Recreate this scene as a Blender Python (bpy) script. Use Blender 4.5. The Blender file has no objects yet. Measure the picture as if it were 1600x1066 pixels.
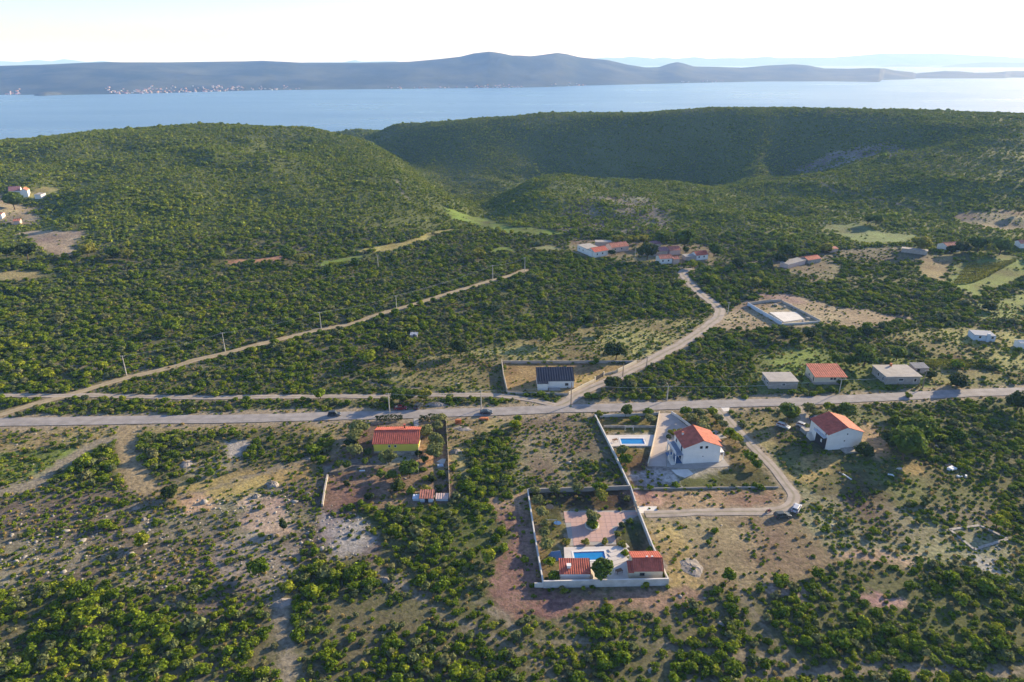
import bpy, math, random
import numpy as np

# ------------------------------------------------------------------ camera, sky, sun, exposure
PITCH = math.radians(22.36); FOC = 1066.7; EYE = 110.0
SUN_AZ = math.radians(54); SUN_EL = math.radians(17)      # azimuth clockwise from +Y
S = bpy.context.scene
C = S.collection
cam = bpy.data.objects.new('camera', bpy.data.cameras.new('camera')); C.objects.link(cam)
cam.data.lens = 24.0; cam.data.sensor_width = 36.0
cam.data.clip_start = 1.0; cam.data.clip_end = 90000.0
cam.location = (0, 0, EYE); cam.rotation_euler = (math.pi/2 - PITCH, 0, 0)
S.camera = cam
wd = bpy.data.worlds.new('World'); S.world = wd; wd.use_nodes = True
wn = wd.node_tree.nodes; wl = wd.node_tree.links
bg = wn['Background']; bg.inputs['Strength'].default_value = 0.104
sky = wn.new('ShaderNodeTexSky'); sky.sky_type = 'NISHITA'; sky.sun_disc = False
sky.sun_elevation = SUN_EL; sky.sun_rotation = SUN_AZ
sky.air_density = 1.0; sky.dust_density = .5; sky.ozone_density = 2.0
wb = wn.new('ShaderNodeVectorMath'); wb.operation = 'MULTIPLY'; wb.inputs[1].default_value = (.97, .97, 1.12)   # white balance of the sky
wl.new(sky.outputs[0], wb.inputs[0]); wl.new(wb.outputs[0], bg.inputs['Color'])
sl = bpy.data.lights.new('sun', 'SUN'); sl.energy = 5.0; sl.angle = math.radians(0.55); sl.color = (1.0, 0.80, 0.52)
sun = bpy.data.objects.new('sun', sl); C.objects.link(sun)
sun.rotation_euler = (math.pi/2 - SUN_EL, 0, math.pi - SUN_AZ)
sun.location = (200, 200, 300)
S.view_settings.view_transform = 'Standard'; S.view_settings.look = 'None'
S.view_settings.exposure = 1.18; S.view_settings.gamma = 1.0
S.view_settings.use_curve_mapping = False
S.render.engine = 'CYCLES'
S.cycles.max_bounces = 4; S.cycles.diffuse_bounces = 2; S.cycles.glossy_bounces = 2
S.cycles.transmission_bounces = 2; S.cycles.transparent_max_bounces = 4; S.cycles.volume_bounces = 1
S.cycles.use_denoising = True; S.cycles.sample_clamp_indirect = 4.0

rng = np.random.default_rng(7); random.seed(7)
SEA = -62.0

# ------------------------------------------------------------------ noise
_T = rng.random((256, 256))
def vnoise(x, y, s, off=0):
    x = np.asarray(x, float)/s + 37.3*off + 1000; y = np.asarray(y, float)/s + 11.7*off + 1000
    xi = np.floor(x).astype(int); yi = np.floor(y).astype(int)
    fx = x-xi; fy = y-yi; fx = fx*fx*(3-2*fx); fy = fy*fy*(3-2*fy)
    a = _T[xi & 255, yi & 255]; b = _T[(xi+1) & 255, yi & 255]
    c = _T[xi & 255, (yi+1) & 255]; d = _T[(xi+1) & 255, (yi+1) & 255]
    return (a*(1-fx)+b*fx)*(1-fy) + (c*(1-fx)+d*fx)*fy
def fbm(x, y, s, o=3, off=0):
    t = 0; a = 1; n = 0
    for k in range(o):
        t = t + a*vnoise(x, y, s/2**k, off+k*5); n += a; a *= .5
    return t/n - .5
def smooth(e0, e1, x):
    t = np.clip((x-e0)/(e1-e0), 0, 1); return t*t*(3-2*t)

# ------------------------------------------------------------------ terrain heights
COLS = [
 (-400, [(420,0),(520,12),(650,24),(800,32),(880,32),(1050,5),(1300,-45),(1500,-66)]),
 (0,   [(415,0),(500,9),(600,19),(700,28),(800,34),(850,36),(950,30),(1100,5),(1350,-45),(1600,-66)]),
 (150, [(415,0),(500,10),(600,21),(700,31),(800,38),(880,39.5),(980,32),(1150,3),(1400,-40),(1650,-66)]),
 (300, [(420,0),(500,9),(600,20),(700,30),(800,38.5),(900,42),(1000,33),(1200,5),(1450,-35),(1700,-66)]),
 (480, [(440,0),(550,14),(650,25),(750,34),(850,39.5),(950,30),(1100,0),(1200,-22),(1300,-28),(1450,-20),(1700,-66)]),
 (560, [(450,0),(550,13),(650,23),(750,30),(800,31),(900,18),(1000,-5),(1100,-26),(1200,-20),(1350,-3),(1600,-66)]),
 (620, [(460,0),(560,12),(660,18),(740,19),(820,4),(900,-22),(960,-28),(1060,-10),(1200,20),(1500,-66)]),
 (680, [(480,0),(560,6),(620,3),(690,-22),(760,-33),(850,-30),(950,-7),(1090,21),(1160,19),(1450,-66)]),
 (750, [(475,0),(530,-4),(600,-18),(700,-32),(780,-34),(860,-24),(950,3),(1050,27),(1120,26),(1450,-66)]),
 (850, [(465,0),(520,4),(600,9),(650,10.5),(720,-5),(800,-32),(860,-32),(930,-8),(1000,25),(1040,36),(1110,35),(1450,-66)]),
 (1000,[(465,0),(520,5),(600,9),(680,7.5),(760,-14),(830,-38),(880,-36),(940,-8),(1000,30),(1030,41),(1100,40),(1450,-66)]),
 (1130,[(465,0),(520,4),(600,8),(680,5),(760,-16),(820,-36),(880,-30),(940,2),(990,36),(1020,48),(1090,48),(1450,-66)]),
 (1190,[(467,0),(520,4),(600,7),(690,6),(750,-2),(810,2),(870,16),(930,33),(980,45),(1020,49.5),(1090,49),(1450,-66)]),
 (1250,[(470,0),(560,6),(660,9),(740,7.5),(800,-14),(850,-22),(900,-8),(960,28),(1010,52),(1080,52),(1450,-66)]),
 (1380,[(470,0),(560,7),(650,14),(730,21),(800,25),(840,19),(900,27),(960,45),(1010,53),(1080,53),(1450,-66)]),
 (1480,[(455,0),(560,9),(640,17),(700,21),(760,24),(830,36),(900,47),(990,54),(1060,54),(1400,-66)]),
 (1600,[(450,0),(560,7),(640,12),(700,19),(800,36),(880,48),(950,54),(1020,54),(1350,-66)]),
 (1900,[(450,0),(560,5),(700,14),(800,34),(950,50),(1020,48),(1350,-66)]),
]
_AZ = np.radians(np.arange(-62, 62.01, .5)); _R = np.arange(0, 2400.1, 10.)
_ca = np.array([math.atan((c[0]-800)/FOC/1.06) for c in COLS])
_cz = np.array([np.interp(_R, [0, c[1][0][0]-25]+[p[0] for p in c[1]], [0, 0]+[p[1] for p in c[1]]) for c in COLS])
TAB = np.empty((len(_AZ), len(_R)))
for i, a in enumerate(_AZ):
    k = int(np.clip(np.searchsorted(_ca, a)-1, 0, len(_ca)-2)); t = float(np.clip((a-_ca[k])/(_ca[k+1]-_ca[k]), 0, 1)); t = t*t*(3-2*t)*.5+t*.5
    TAB[i] = _cz[k]*(1-t)+_cz[k+1]*t
def gblur(A, s, ax):
    n = int(3*s)+1; kx = np.exp(-.5*(np.arange(-n, n+1)/s)**2); kx /= kx.sum()
    P = np.pad(A, [(n, n) if ax == 0 else (0, 0), (n, n) if ax == 1 else (0, 0)], mode='edge')
    return sum(kx[j]*(P[j:j+A.shape[0]] if ax == 0 else P[:, j:j+A.shape[1]]) for j in range(2*n+1))
TAB = gblur(gblur(TAB, 1.6, 1), 2.0, 0)
FLAT = [((-48,150,18),(-30,210,50)), ((20,100,10),(150,260,50))]
def Z(x, y):
    x = np.asarray(x, float); y = np.asarray(y, float)
    r = np.hypot(x, y); a = np.arctan2(x, y)
    u = np.clip((a-_AZ[0])/(_AZ[1]-_AZ[0]), 0, len(_AZ)-1.001); v = np.clip(r/10., 0, len(_R)-1.001)
    i = u.astype(int); j = v.astype(int); fu = u-i; fv = v-j
    z = (TAB[i, j]*(1-fv)+TAB[i, j+1]*fv)*(1-fu)+(TAB[i+1, j]*(1-fv)+TAB[i+1, j+1]*fv)*fu
    hill = smooth(430, 560, r)*(1-smooth(1150, 1300, r))
    ridge = 1-np.abs(2*fbm(x+.35*y, y-.3*x, 130, 3, 3))*2
    far = (1-.6*smooth(760, 860, r)*(1-smooth(-.3, -.2, a)))*(1-.65*smooth(500, 600, r)*smooth(-.3, -.22, a)*(1-smooth(-.1, -.05, a)))*(1-.65*smooth(820, 930, r)*smooth(-.25, -.1, a))
    z = z + hill*far*(fbm(x, y, 190, 3, 1)*11 + (ridge-.7)*6 + fbm(x*.30, y+.45*x, 115, 3, 5)*21*smooth(480, 600, r)*(1-.7*smooth(720, 850, r))*(1-.75*smooth(-.30, -.2, a)*(1-smooth(.0, .1, a))) + fbm(x, y, 40, 2, 9)*2.5)
    built = smooth(70, 100, y)*(1-smooth(245, 285, y))*smooth(-75, -50, x)*(1-smooth(165, 200, x))
    z = z + (1-built)*fbm(x, y, 55, 3, 21)*1.4*(1-hill)
    return np.maximum(z, -66.)
def Z1(x, y): return float(Z(np.array([x]), np.array([y]))[0])

def at(px, py, h=0.0):
    """the ground point seen at a place of the 1600 x 1066 photograph (h above the ground)"""
    u = (px-800)/FOC; w = (533-py)/FOC
    d = np.array([u, math.cos(PITCH)+w*math.sin(PITCH), -math.sin(PITCH)+w*math.cos(PITCH)])
    t = np.arange(70, 1700, 1.0)
    zz = EYE + d[2]*t - h
    g = Z(d[0]*t, d[1]*t)
    k = np.argmax(zz < g)
    if k == 0: k = len(t)-1
    t0 = t[k-1]; t1 = t[k]
    e0 = zz[k-1]-g[k-1]; e1 = zz[k]-g[k]
    s = t0 + (t1-t0)*e0/(e0-e1+1e-9)
    return (d[0]*s, d[1]*s)
def at0(px, py, h=0.0):
    u = (px-800)/FOC; w = (533-py)/FOC
    t = (h-EYE)/(-math.sin(PITCH)+w*math.cos(PITCH))
    return (u*t, (math.cos(PITCH)+w*math.sin(PITCH))*t)

# ------------------------------------------------------------------ materials
def mat(name, col, rough=.8, var=.12, scale=1.5, bump=0.0, bscale=4., metal=0., spec=.3, extra=None, coat=0.):
    m = bpy.data.materials.new(name); m.use_nodes = True
    n = m.node_tree.nodes; l = m.node_tree.links; b = n['Principled BSDF']
    b.inputs['Roughness'].default_value = rough; b.inputs['Metallic'].default_value = metal
    b.inputs['Specular IOR Level'].default_value = spec; b.inputs['Coat Weight'].default_value = coat
    tc = n.new('ShaderNodeTexCoord')
    nz = n.new('ShaderNodeTexNoise'); nz.inputs['Scale'].default_value = scale; nz.inputs['Detail'].default_value = 6
    l.new(tc.outputs['Object'], nz.inputs['Vector'])
    mp = n.new('ShaderNodeMapRange'); mp.inputs[1].default_value = .3; mp.inputs[2].default_value = .7
    mp.inputs[3].default_value = 1-var; mp.inputs[4].default_value = 1+var
    l.new(nz.outputs[0], mp.inputs[0])
    mx = n.new('ShaderNodeVectorMath'); mx.operation = 'MULTIPLY'; mx.inputs[0].default_value = col
    l.new(mp.outputs[0], mx.inputs[1]); l.new(mx.outputs[0], b.inputs['Base Color'])
    if bump:
        n2 = n.new('ShaderNodeTexNoise'); n2.inputs['Scale'].default_value = bscale; n2.inputs['Detail'].default_value = 5
        l.new(tc.outputs['Object'], n2.inputs['Vector'])
        bp = n.new('ShaderNodeBump'); bp.inputs['Strength'].default_value = bump; bp.inputs['Distance'].default_value = .1
        l.new(n2.outputs[0], bp.inputs['Height']); l.new(bp.outputs[0], b.inputs['Normal'])
    if extra: extra(m, n, l, b, mx)
    return m
M = {}
M['white_wall'] = mat('white_render', (.72,.72,.72), .85, .05, .6, .1)
M['cream_wall'] = mat('cream_render', (.62,.55,.42), .85, .06, .6, .1)
M['yellow_wall'] = mat('yellow_render', (.80,.68,.10), .85, .05, .5, .1)
M['grey_wall'] = mat('bare_block_wall', (.36,.33,.31), .9, .15, .8, .3)
M['blue_wall'] = mat('pale_blue_render', (.5,.56,.66), .85, .08, .6, .1)
M['blue_roof'] = mat('bluish_roof_felt', (.24,.28,.36), .85, .1)
M['pink_wall'] = mat('pinkish_render', (.55,.42,.38), .9, .12, .7, .2)
M['concrete'] = mat('concrete', (.34,.325,.31), .9, .14, .5, .2)
M['concrete_light'] = mat('pale_concrete', (.62,.60,.57), .9, .12, .35, .2)
M['fence_wall'] = mat('weathered_wall_render', (.50,.50,.50), .9, .16, .7, .25)
M['cream_fence'] = mat('limestone_wall', (.50,.43,.33), .9, .14, .9, .3)
M['stone'] = mat('dry_stone', (.34,.32,.29), .95, .3, 1.2, .5)
M['paver'] = mat('pink_concrete_pavers', (.50,.34,.30), .9, .16, .25, .2)
M['drive'] = mat('greyish_pavers', (.42,.37,.34), .9, .14, .25, .2)
M['deck'] = mat('pale_pool_tiles', (.54,.51,.49), .7, .08, .5, .05)
M['roof'] = mat('red_clay_tiles', (.42,.105,.068), .75, .28, .9, .3, 6)
M['roof2'] = mat('orange_red_tiles', (.42,.115,.075), .75, .3, .7, .3, 6)
M['roof_old'] = mat('faded_tiles', (.42,.17,.12), .85, .35, 1.0, .4, 6)
M['roof_dark'] = mat('slate_blue_sheet', (.028,.038,.062), .95, .12, .5, .1, spec=.08)
M['roof_purple'] = mat('faded_purple_tiles', (.26,.14,.16), .85, .25, 1.0, .4)
M['brick'] = mat('orange_hollow_brick', (.55,.19,.08), .9, .2, 1.5, .3)
M['glass'] = mat('dark_window_glass', (.02,.025,.03), .1, .02, 1, spec=.6)
M['frame'] = mat('white_frame', (.7,.7,.7), .5, .02)
M['dark_frame'] = mat('dark_frame', (.05,.05,.055), .5, .05)
M['dark_clad'] = mat('dark_cladding', (.035,.035,.04), .6, .1)
M['timber'] = mat('brown_timber', (.16,.09,.05), .8, .2, 2, .2)
M['pole'] = mat('concrete_pole', (.46,.44,.40), .9, .1, 2)
M['wood_pole'] = mat('grey_wooden_pole', (.26,.20,.15), .9, .15, 2)
M['metal'] = mat('galvanised_metal', (.5,.5,.5), .4, .05, metal=.7)
M['tyre'] = mat('tyre_rubber', (.02,.02,.02), .9, .05)
M['rim'] = mat('alloy_rim', (.4,.4,.42), .35, .02, metal=.8)
M['lamp'] = mat('headlight_lens', (.8,.8,.8), .1, .02, spec=.8)
M['red_lamp'] = mat('tail_light_lens', (.4,.02,.02), .2, .02, spec=.8)
M['plastic_blue'] = mat('blue_tarpaulin', (.05,.14,.32), .5, .1)
M['plastic_white'] = mat('white_plastic_sheet', (.7,.72,.74), .5, .08)
M['bark'] = mat('bark', (.12,.09,.06), .95, .25, 4, .4)
M['gravel_pale'] = mat('pale_gravel', (.27,.245,.22), .95, .28, .9, 1., 3)
def car_paint(n, c): return mat(n, c, .35, .02, 1, metal=.0, spec=.4, coat=.15)

def water_extra(m, n, l, b, mx):
    pass
M['pool_water'] = mat('pool_water', (.015,.20,.50), .06, .10, .8, .15, 2.0, spec=.5)

# sea: dark water with wind ripples
def make_sea():
    m = bpy.data.materials.new('sea_water'); m.use_nodes = True
    n = m.node_tree.nodes; l = m.node_tree.links; b = n['Principled BSDF']
    b.inputs['Base Color'].default_value = (.08,.18,.33,1); b.inputs['Roughness'].default_value = .28
    b.inputs['IOR'].default_value = 1.33
    tc = n.new('ShaderNodeTexCoord')
    mp = n.new('ShaderNodeMapping'); mp.inputs['Scale'].default_value = (1, 1.6, 1); mp.inputs['Rotation'].default_value = (0,0,.5)
    l.new(tc.outputs['Object'], mp.inputs[0])
    a = n.new('ShaderNodeTexNoise'); a.inputs['Scale'].default_value = .06; a.inputs['Detail'].default_value = 4
    l.new(mp.outputs[0], a.inputs['Vector'])
    bp = n.new('ShaderNodeBump'); bp.inputs['Strength'].default_value = .6; bp.inputs['Distance'].default_value = 2.5
    l.new(a.outputs[0], bp.inputs['Height']); l.new(bp.outputs[0], b.inputs['Normal'])
    c = n.new('ShaderNodeTexNoise'); c.inputs['Scale'].default_value = .0011; c.inputs['Detail'].default_value = 5
    mp2 = n.new('ShaderNodeMapping'); mp2.inputs['Scale'].default_value = (1, 3.5, 1)
    l.new(tc.outputs['Object'], mp2.inputs[0]); l.new(mp2.outputs[0], c.inputs['Vector'])
    r = n.new('ShaderNodeMapRange'); r.inputs[1].default_value = .35; r.inputs[2].default_value = .65
    r.inputs[3].default_value = .27; r.inputs[4].default_value = .32
    l.new(c.outputs[0], r.inputs[0]); l.new(r.outputs[0], b.inputs['Roughness'])
    return m
M['sea'] = make_sea()

# ground: painted soil and grass colours (attribute 'cover') with fine noise on top
def make_ground():
    m = bpy.data.materials.new('ground'); m.use_nodes = True
    n = m.node_tree.nodes; l = m.node_tree.links; b = n['Principled BSDF']
    b.inputs['Roughness'].default_value = .95; b.inputs['Specular IOR Level'].default_value = .15
    at_ = n.new('ShaderNodeAttribute'); at_.attribute_name = 'cover'
    tc = n.new('ShaderNodeTexCoord')
    def nz(s, d=6, rough=.6):
        a = n.new('ShaderNodeTexNoise'); a.inputs['Scale'].default_value = s; a.inputs['Detail'].default_value = d; a.inputs['Roughness'].default_value = rough
        l.new(tc.outputs['Object'], a.inputs['Vector']); return a
    a = nz(.9, 6, .7); r = n.new('ShaderNodeMapRange'); r.inputs[1].default_value = .3; r.inputs[2].default_value = .7
    r.inputs[3].default_value = .45; r.inputs[4].default_value = 1.5; l.new(a.outputs[0], r.inputs[0])
    mx = n.new('ShaderNodeVectorMath'); mx.operation = 'MULTIPLY'
    l.new(at_.outputs['Color'], mx.inputs[0]); l.new(r.outputs[0], mx.inputs[1])
    # small tufts and stones
    v = n.new('ShaderNodeTexVoronoi'); v.inputs['Scale'].default_value = .9; l.new(tc.outputs['Object'], v.inputs['Vector'])
    g = nz(.12, 3)
    t = n.new('ShaderNodeMath'); t.operation = 'MULTIPLY_ADD'; l.new(g.outputs[0], t.inputs[0]); t.inputs[1].default_value = .8; t.inputs[2].default_value = -.14
    lt = n.new('ShaderNodeMath'); lt.operation = 'LESS_THAN'; l.new(v.outputs['Distance'], lt.inputs[0]); l.new(t.outputs[0], lt.inputs[1])
    ml = n.new('ShaderNodeMath'); ml.operation = 'MULTIPLY'; l.new(lt.outputs[0], ml.inputs[0]); l.new(at_.outputs['Alpha'], ml.inputs[1])
    mix = n.new('ShaderNodeMix'); mix.data_type = 'RGBA'; l.new(ml.outputs[0], mix.inputs['Factor'])
    l.new(mx.outputs[0], mix.inputs['A']); mix.inputs['B'].default_value = (.085,.095,.03,1)
    l.new(mix.outputs['Result'], b.inputs['Base Color'])
    bp = n.new('ShaderNodeBump'); bp.inputs['Strength'].default_value = .7; bp.inputs['Distance'].default_value = .5
    a2 = nz(.7, 8, .7); l.new(a2.outputs[0], bp.inputs['Height']); l.new(bp.outputs[0], b.inputs['Normal'])
    return m
M['ground'] = make_ground()

def track_mat(name, col, rut, gain=1.0):
    def ex(m, n, l, b, mx):
        uv = n.new('ShaderNodeUVMap'); sp = n.new('ShaderNodeSeparateXYZ'); l.new(uv.outputs[0], sp.inputs[0])
        a = n.new('ShaderNodeMath'); a.operation = 'SUBTRACT'; l.new(sp.outputs[0], a.inputs[0]); a.inputs[1].default_value = .5
        c = n.new('ShaderNodeMath'); c.operation = 'ABSOLUTE'; l.new(a.outputs[0], c.inputs[0])
        r = n.new('ShaderNodeMapRange'); r.inputs[1].default_value = .04; r.inputs[2].default_value = .16; r.inputs[3].default_value = 1; r.inputs[4].default_value = 0
        l.new(c.outputs[0], r.inputs[0])
        nz = n.new('ShaderNodeTexNoise'); nz.inputs['Scale'].default_value = .5; nz.inputs['Detail'].default_value = 5
        tc = n.new('ShaderNodeTexCoord'); l.new(tc.outputs['Object'], nz.inputs['Vector'])
        f = n.new('ShaderNodeMath'); f.operation = 'MULTIPLY'; l.new(r.outputs[0], f.inputs[0]); l.new(nz.outputs[0], f.inputs[1])
        g_ = n.new('ShaderNodeMath'); g_.operation = 'MULTIPLY'; g_.use_clamp = True; l.new(f.outputs[0], g_.inputs[0]); g_.inputs[1].default_value = gain; f = g_
        mix = n.new('ShaderNodeMix'); mix.data_type = 'RGBA'; l.new(f.outputs[0], mix.inputs['Factor'])
        l.new(mx.outputs[0], mix.inputs['A']); mix.inputs['B'].default_value = (*rut, 1)
        l.new(mix.outputs['Result'], b.inputs['Base Color'])
    return mat(name, col, .95, .2, .35, .4, 2., extra=ex)
M['asphalt'] = track_mat('worn_grey_asphalt', (.28,.265,.262), (.235,.222,.22))
M['gravel_road'] = track_mat('gravel_road', (.33,.29,.255), (.20,.185,.12), 1.3)
M['sand_track'] = track_mat('sandy_track', (.32,.265,.18), (.24,.22,.10))
M['grey_track'] = track_mat('stony_track', (.28,.25,.215), (.24,.23,.15))

def leaf_mat(name, c1, c2, c3, transl=.25):
    m = bpy.data.materials.new(name); m.use_nodes = True
    n = m.node_tree.nodes; l = m.node_tree.links; b = n['Principled BSDF']
    b.inputs['Roughness'].default_value = .8; b.inputs['Specular IOR Level'].default_value = .08
    oi = n.new('ShaderNodeObjectInfo'); at_ = n.new('ShaderNodeAttribute'); at_.attribute_name = 'tint'
    cr = n.new('ShaderNodeValToRGB'); e = cr.color_ramp.elements
    e[0].position = 0; e[0].color = (*c1, 1); e[1].position = 1; e[1].color = (*c3, 1)
    x = e.new(.6); x.color = (*c2, 1)
    l.new(oi.outputs['Random'], cr.inputs[0])
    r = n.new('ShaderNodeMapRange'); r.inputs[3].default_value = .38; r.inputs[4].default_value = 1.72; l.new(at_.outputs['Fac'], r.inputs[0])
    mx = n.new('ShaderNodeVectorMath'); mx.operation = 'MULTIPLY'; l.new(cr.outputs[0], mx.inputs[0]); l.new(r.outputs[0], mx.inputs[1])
    l.new(mx.outputs[0], b.inputs['Base Color'])
    tr = n.new('ShaderNodeBsdfTranslucent'); l.new(mx.outputs[0], tr.inputs[0])
    ms = n.new('ShaderNodeMixShader'); ms.inputs[0].default_value = transl
    l.new(b.outputs[0], ms.inputs[1]); l.new(tr.outputs[0], ms.inputs[2])
    l.new(ms.outputs[0], n['Material Output'].inputs['Surface'])
    return m
M['scrub'] = leaf_mat('scrub_leaves', (.075,.122,.009), (.128,.188,.012), (.220,.250,.020))
M['greyleaf'] = leaf_mat('grey_green_leaves', (.10,.13,.05), (.14,.165,.065), (.19,.19,.08))
M['hill'] = leaf_mat('hill_scrub_leaves', (.112,.164,.018), (.166,.214,.024), (.232,.256,.032))
M['green'] = leaf_mat('fresh_leaves', (.07,.11,.018), (.09,.14,.02), (.13,.18,.03), .35)
M['olive'] = leaf_mat('olive_leaves', (.15,.175,.06), (.18,.20,.07), (.21,.22,.08))
M['dark'] = leaf_mat('dark_evergreen_leaves', (.035,.06,.016), (.05,.075,.02), (.065,.09,.02))
M['yellow'] = leaf_mat('yellow_green_leaves', (.17,.19,.03), (.20,.21,.035), (.24,.24,.04), .35)
M['dry'] = leaf_mat('dry_grass', (.26,.20,.08), (.30,.24,.10), (.18,.18,.06), .3)

# ------------------------------------------------------------------ mesh collector
class MB:
    def __init__(s): s.v = []; s.f = []; s.m = []; s.uv = None
    def quad(s, a, b, c, d, m=0):
        k = len(s.v); s.v += [a, b, c, d]; s.f.append((k, k+1, k+2, k+3)); s.m.append(m)
    def poly(s, pts, m=0):
        k = len(s.v); s.v += list(pts); s.f.append(tuple(range(k, k+len(pts)))); s.m.append(m)
    def box(s, x0, x1, y0, y1, z0, z1, m=0):
        k = len(s.v)
        s.v += [(x0,y0,z0),(x1,y0,z0),(x1,y1,z0),(x0,y1,z0),(x0,y0,z1),(x1,y0,z1),(x1,y1,z1),(x0,y1,z1)]
        for f in ((0,3,2,1),(4,5,6,7),(0,1,5,4),(1,2,6,5),(2,3,7,6),(3,0,4,7)):
            s.f.append(tuple(k+i for i in f)); s.m.append(m)
    def prism(s, pts, z0, z1, m=0):
        n = len(pts); k = len(s.v)
        s.v += [(p[0], p[1], z0) for p in pts] + [(p[0], p[1], z1) for p in pts]
        s.f.append(tuple(k+n-1-i for i in range(n))); s.f.append(tuple(k+n+i for i in range(n))); s.m += [m, m]
        for i in range(n):
            j = (i+1) % n; s.f.append((k+i, k+j, k+n+j, k+n+i)); s.m.append(m)
    def tube(s, p, q, r0, r1, n=8, m=0):
        p = np.array(p, float); q = np.array(q, float); d = q-p; d /= np.linalg.norm(d)
        a = np.cross(d, (0, 0, 1.)) if abs(d[2]) < .9 else np.cross(d, (1., 0, 0)); a /= np.linalg.norm(a); b = np.cross(d, a)
        k = len(s.v)
        for c, r in ((p, r0), (q, r1)):
            for i in range(n):
                t = 2*math.pi*i/n; s.v.append(tuple(c + r*(a*math.cos(t)+b*math.sin(t))))
        for i in range(n):
            j = (i+1) % n; s.f.append((k+i, k+j, k+n+j, k+n+i)); s.m.append(m)
        s.f.append(tuple(k+n-1-i for i in range(n))); s.f.append(tuple(k+n+i for i in range(n))); s.m += [m, m]
    def build(s, name, mats, parent=None, smooth_=False):
        if not isinstance(mats, (list, tuple)): mats = [mats]
        me = bpy.data.meshes.new(name); me.from_pydata([tuple(map(float, v)) for v in s.v], [], s.f)
        for m in mats: me.materials.append(m)
        me.polygons.foreach_set('material_index', s.m)
        if smooth_: me.polygons.foreach_set('use_smooth', [True]*len(s.f))
        me.update()
        o = bpy.data.objects.new(name, me); C.objects.link(o)
        if parent: o.parent = parent
        return o
def tag(o, label=None, cat=None, group=None, kind=None):
    if label: o['label'] = label
    if cat: o['category'] = cat
    if group: o['group'] = group
    if kind: o['kind'] = kind
    return o
def empty(name, x, y, z=None, rz=0, **kw):
    o = bpy.data.objects.new(name, None); C.objects.link(o)
    o.empty_display_size = .5
    o.location = (x, y, Z1(x, y) if z is None else z); o.rotation_euler = (0, 0, rz)
    return tag(o, **kw)
def np_mesh(name, V, Fq, mats, matidx=None):
    """fast mesh from arrays; Fq (n,3) or (n,4)"""
    me = bpy.data.meshes.new(name); V = np.asarray(V, np.float32); Fq = np.asarray(Fq, np.int32)
    me.vertices.add(len(V)); me.vertices.foreach_set('co', V.ravel())
    k = Fq.shape[1]; me.loops.add(Fq.size); me.loops.foreach_set('vertex_index', Fq.ravel())
    me.polygons.add(len(Fq)); me.polygons.foreach_set('loop_start', np.arange(0, Fq.size, k, dtype=np.int32))
    me.polygons.foreach_set('loop_total', np.full(len(Fq), k, np.int32))
    for m in mats: me.materials.append(m)
    if matidx is not None: me.polygons.foreach_set('material_index', np.asarray(matidx, np.int32))
    me.update(calc_edges=True)
    return me

# ------------------------------------------------------------------ land cover, traced on the ground
def W(pts): return np.array([at(*p) for p in pts])
DRYC=(.27,.225,.115); TAN=(.32,.26,.17); PINK=(.36,.27,.22); RED=(.30,.165,.11); LAWN=(.075,.075,.032); GREEN=(.14,.20,.04)  # LAWN is darkened: wall shade and grazing sun are put into its colour
GOLD=(.33,.255,.11); ROCK=(.40,.37,.33); SOIL=(.27,.235,.165); FIELD=(.16,.21,.05); BROWN=(.25,.18,.12); YEL=(.36,.33,.12)
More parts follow.
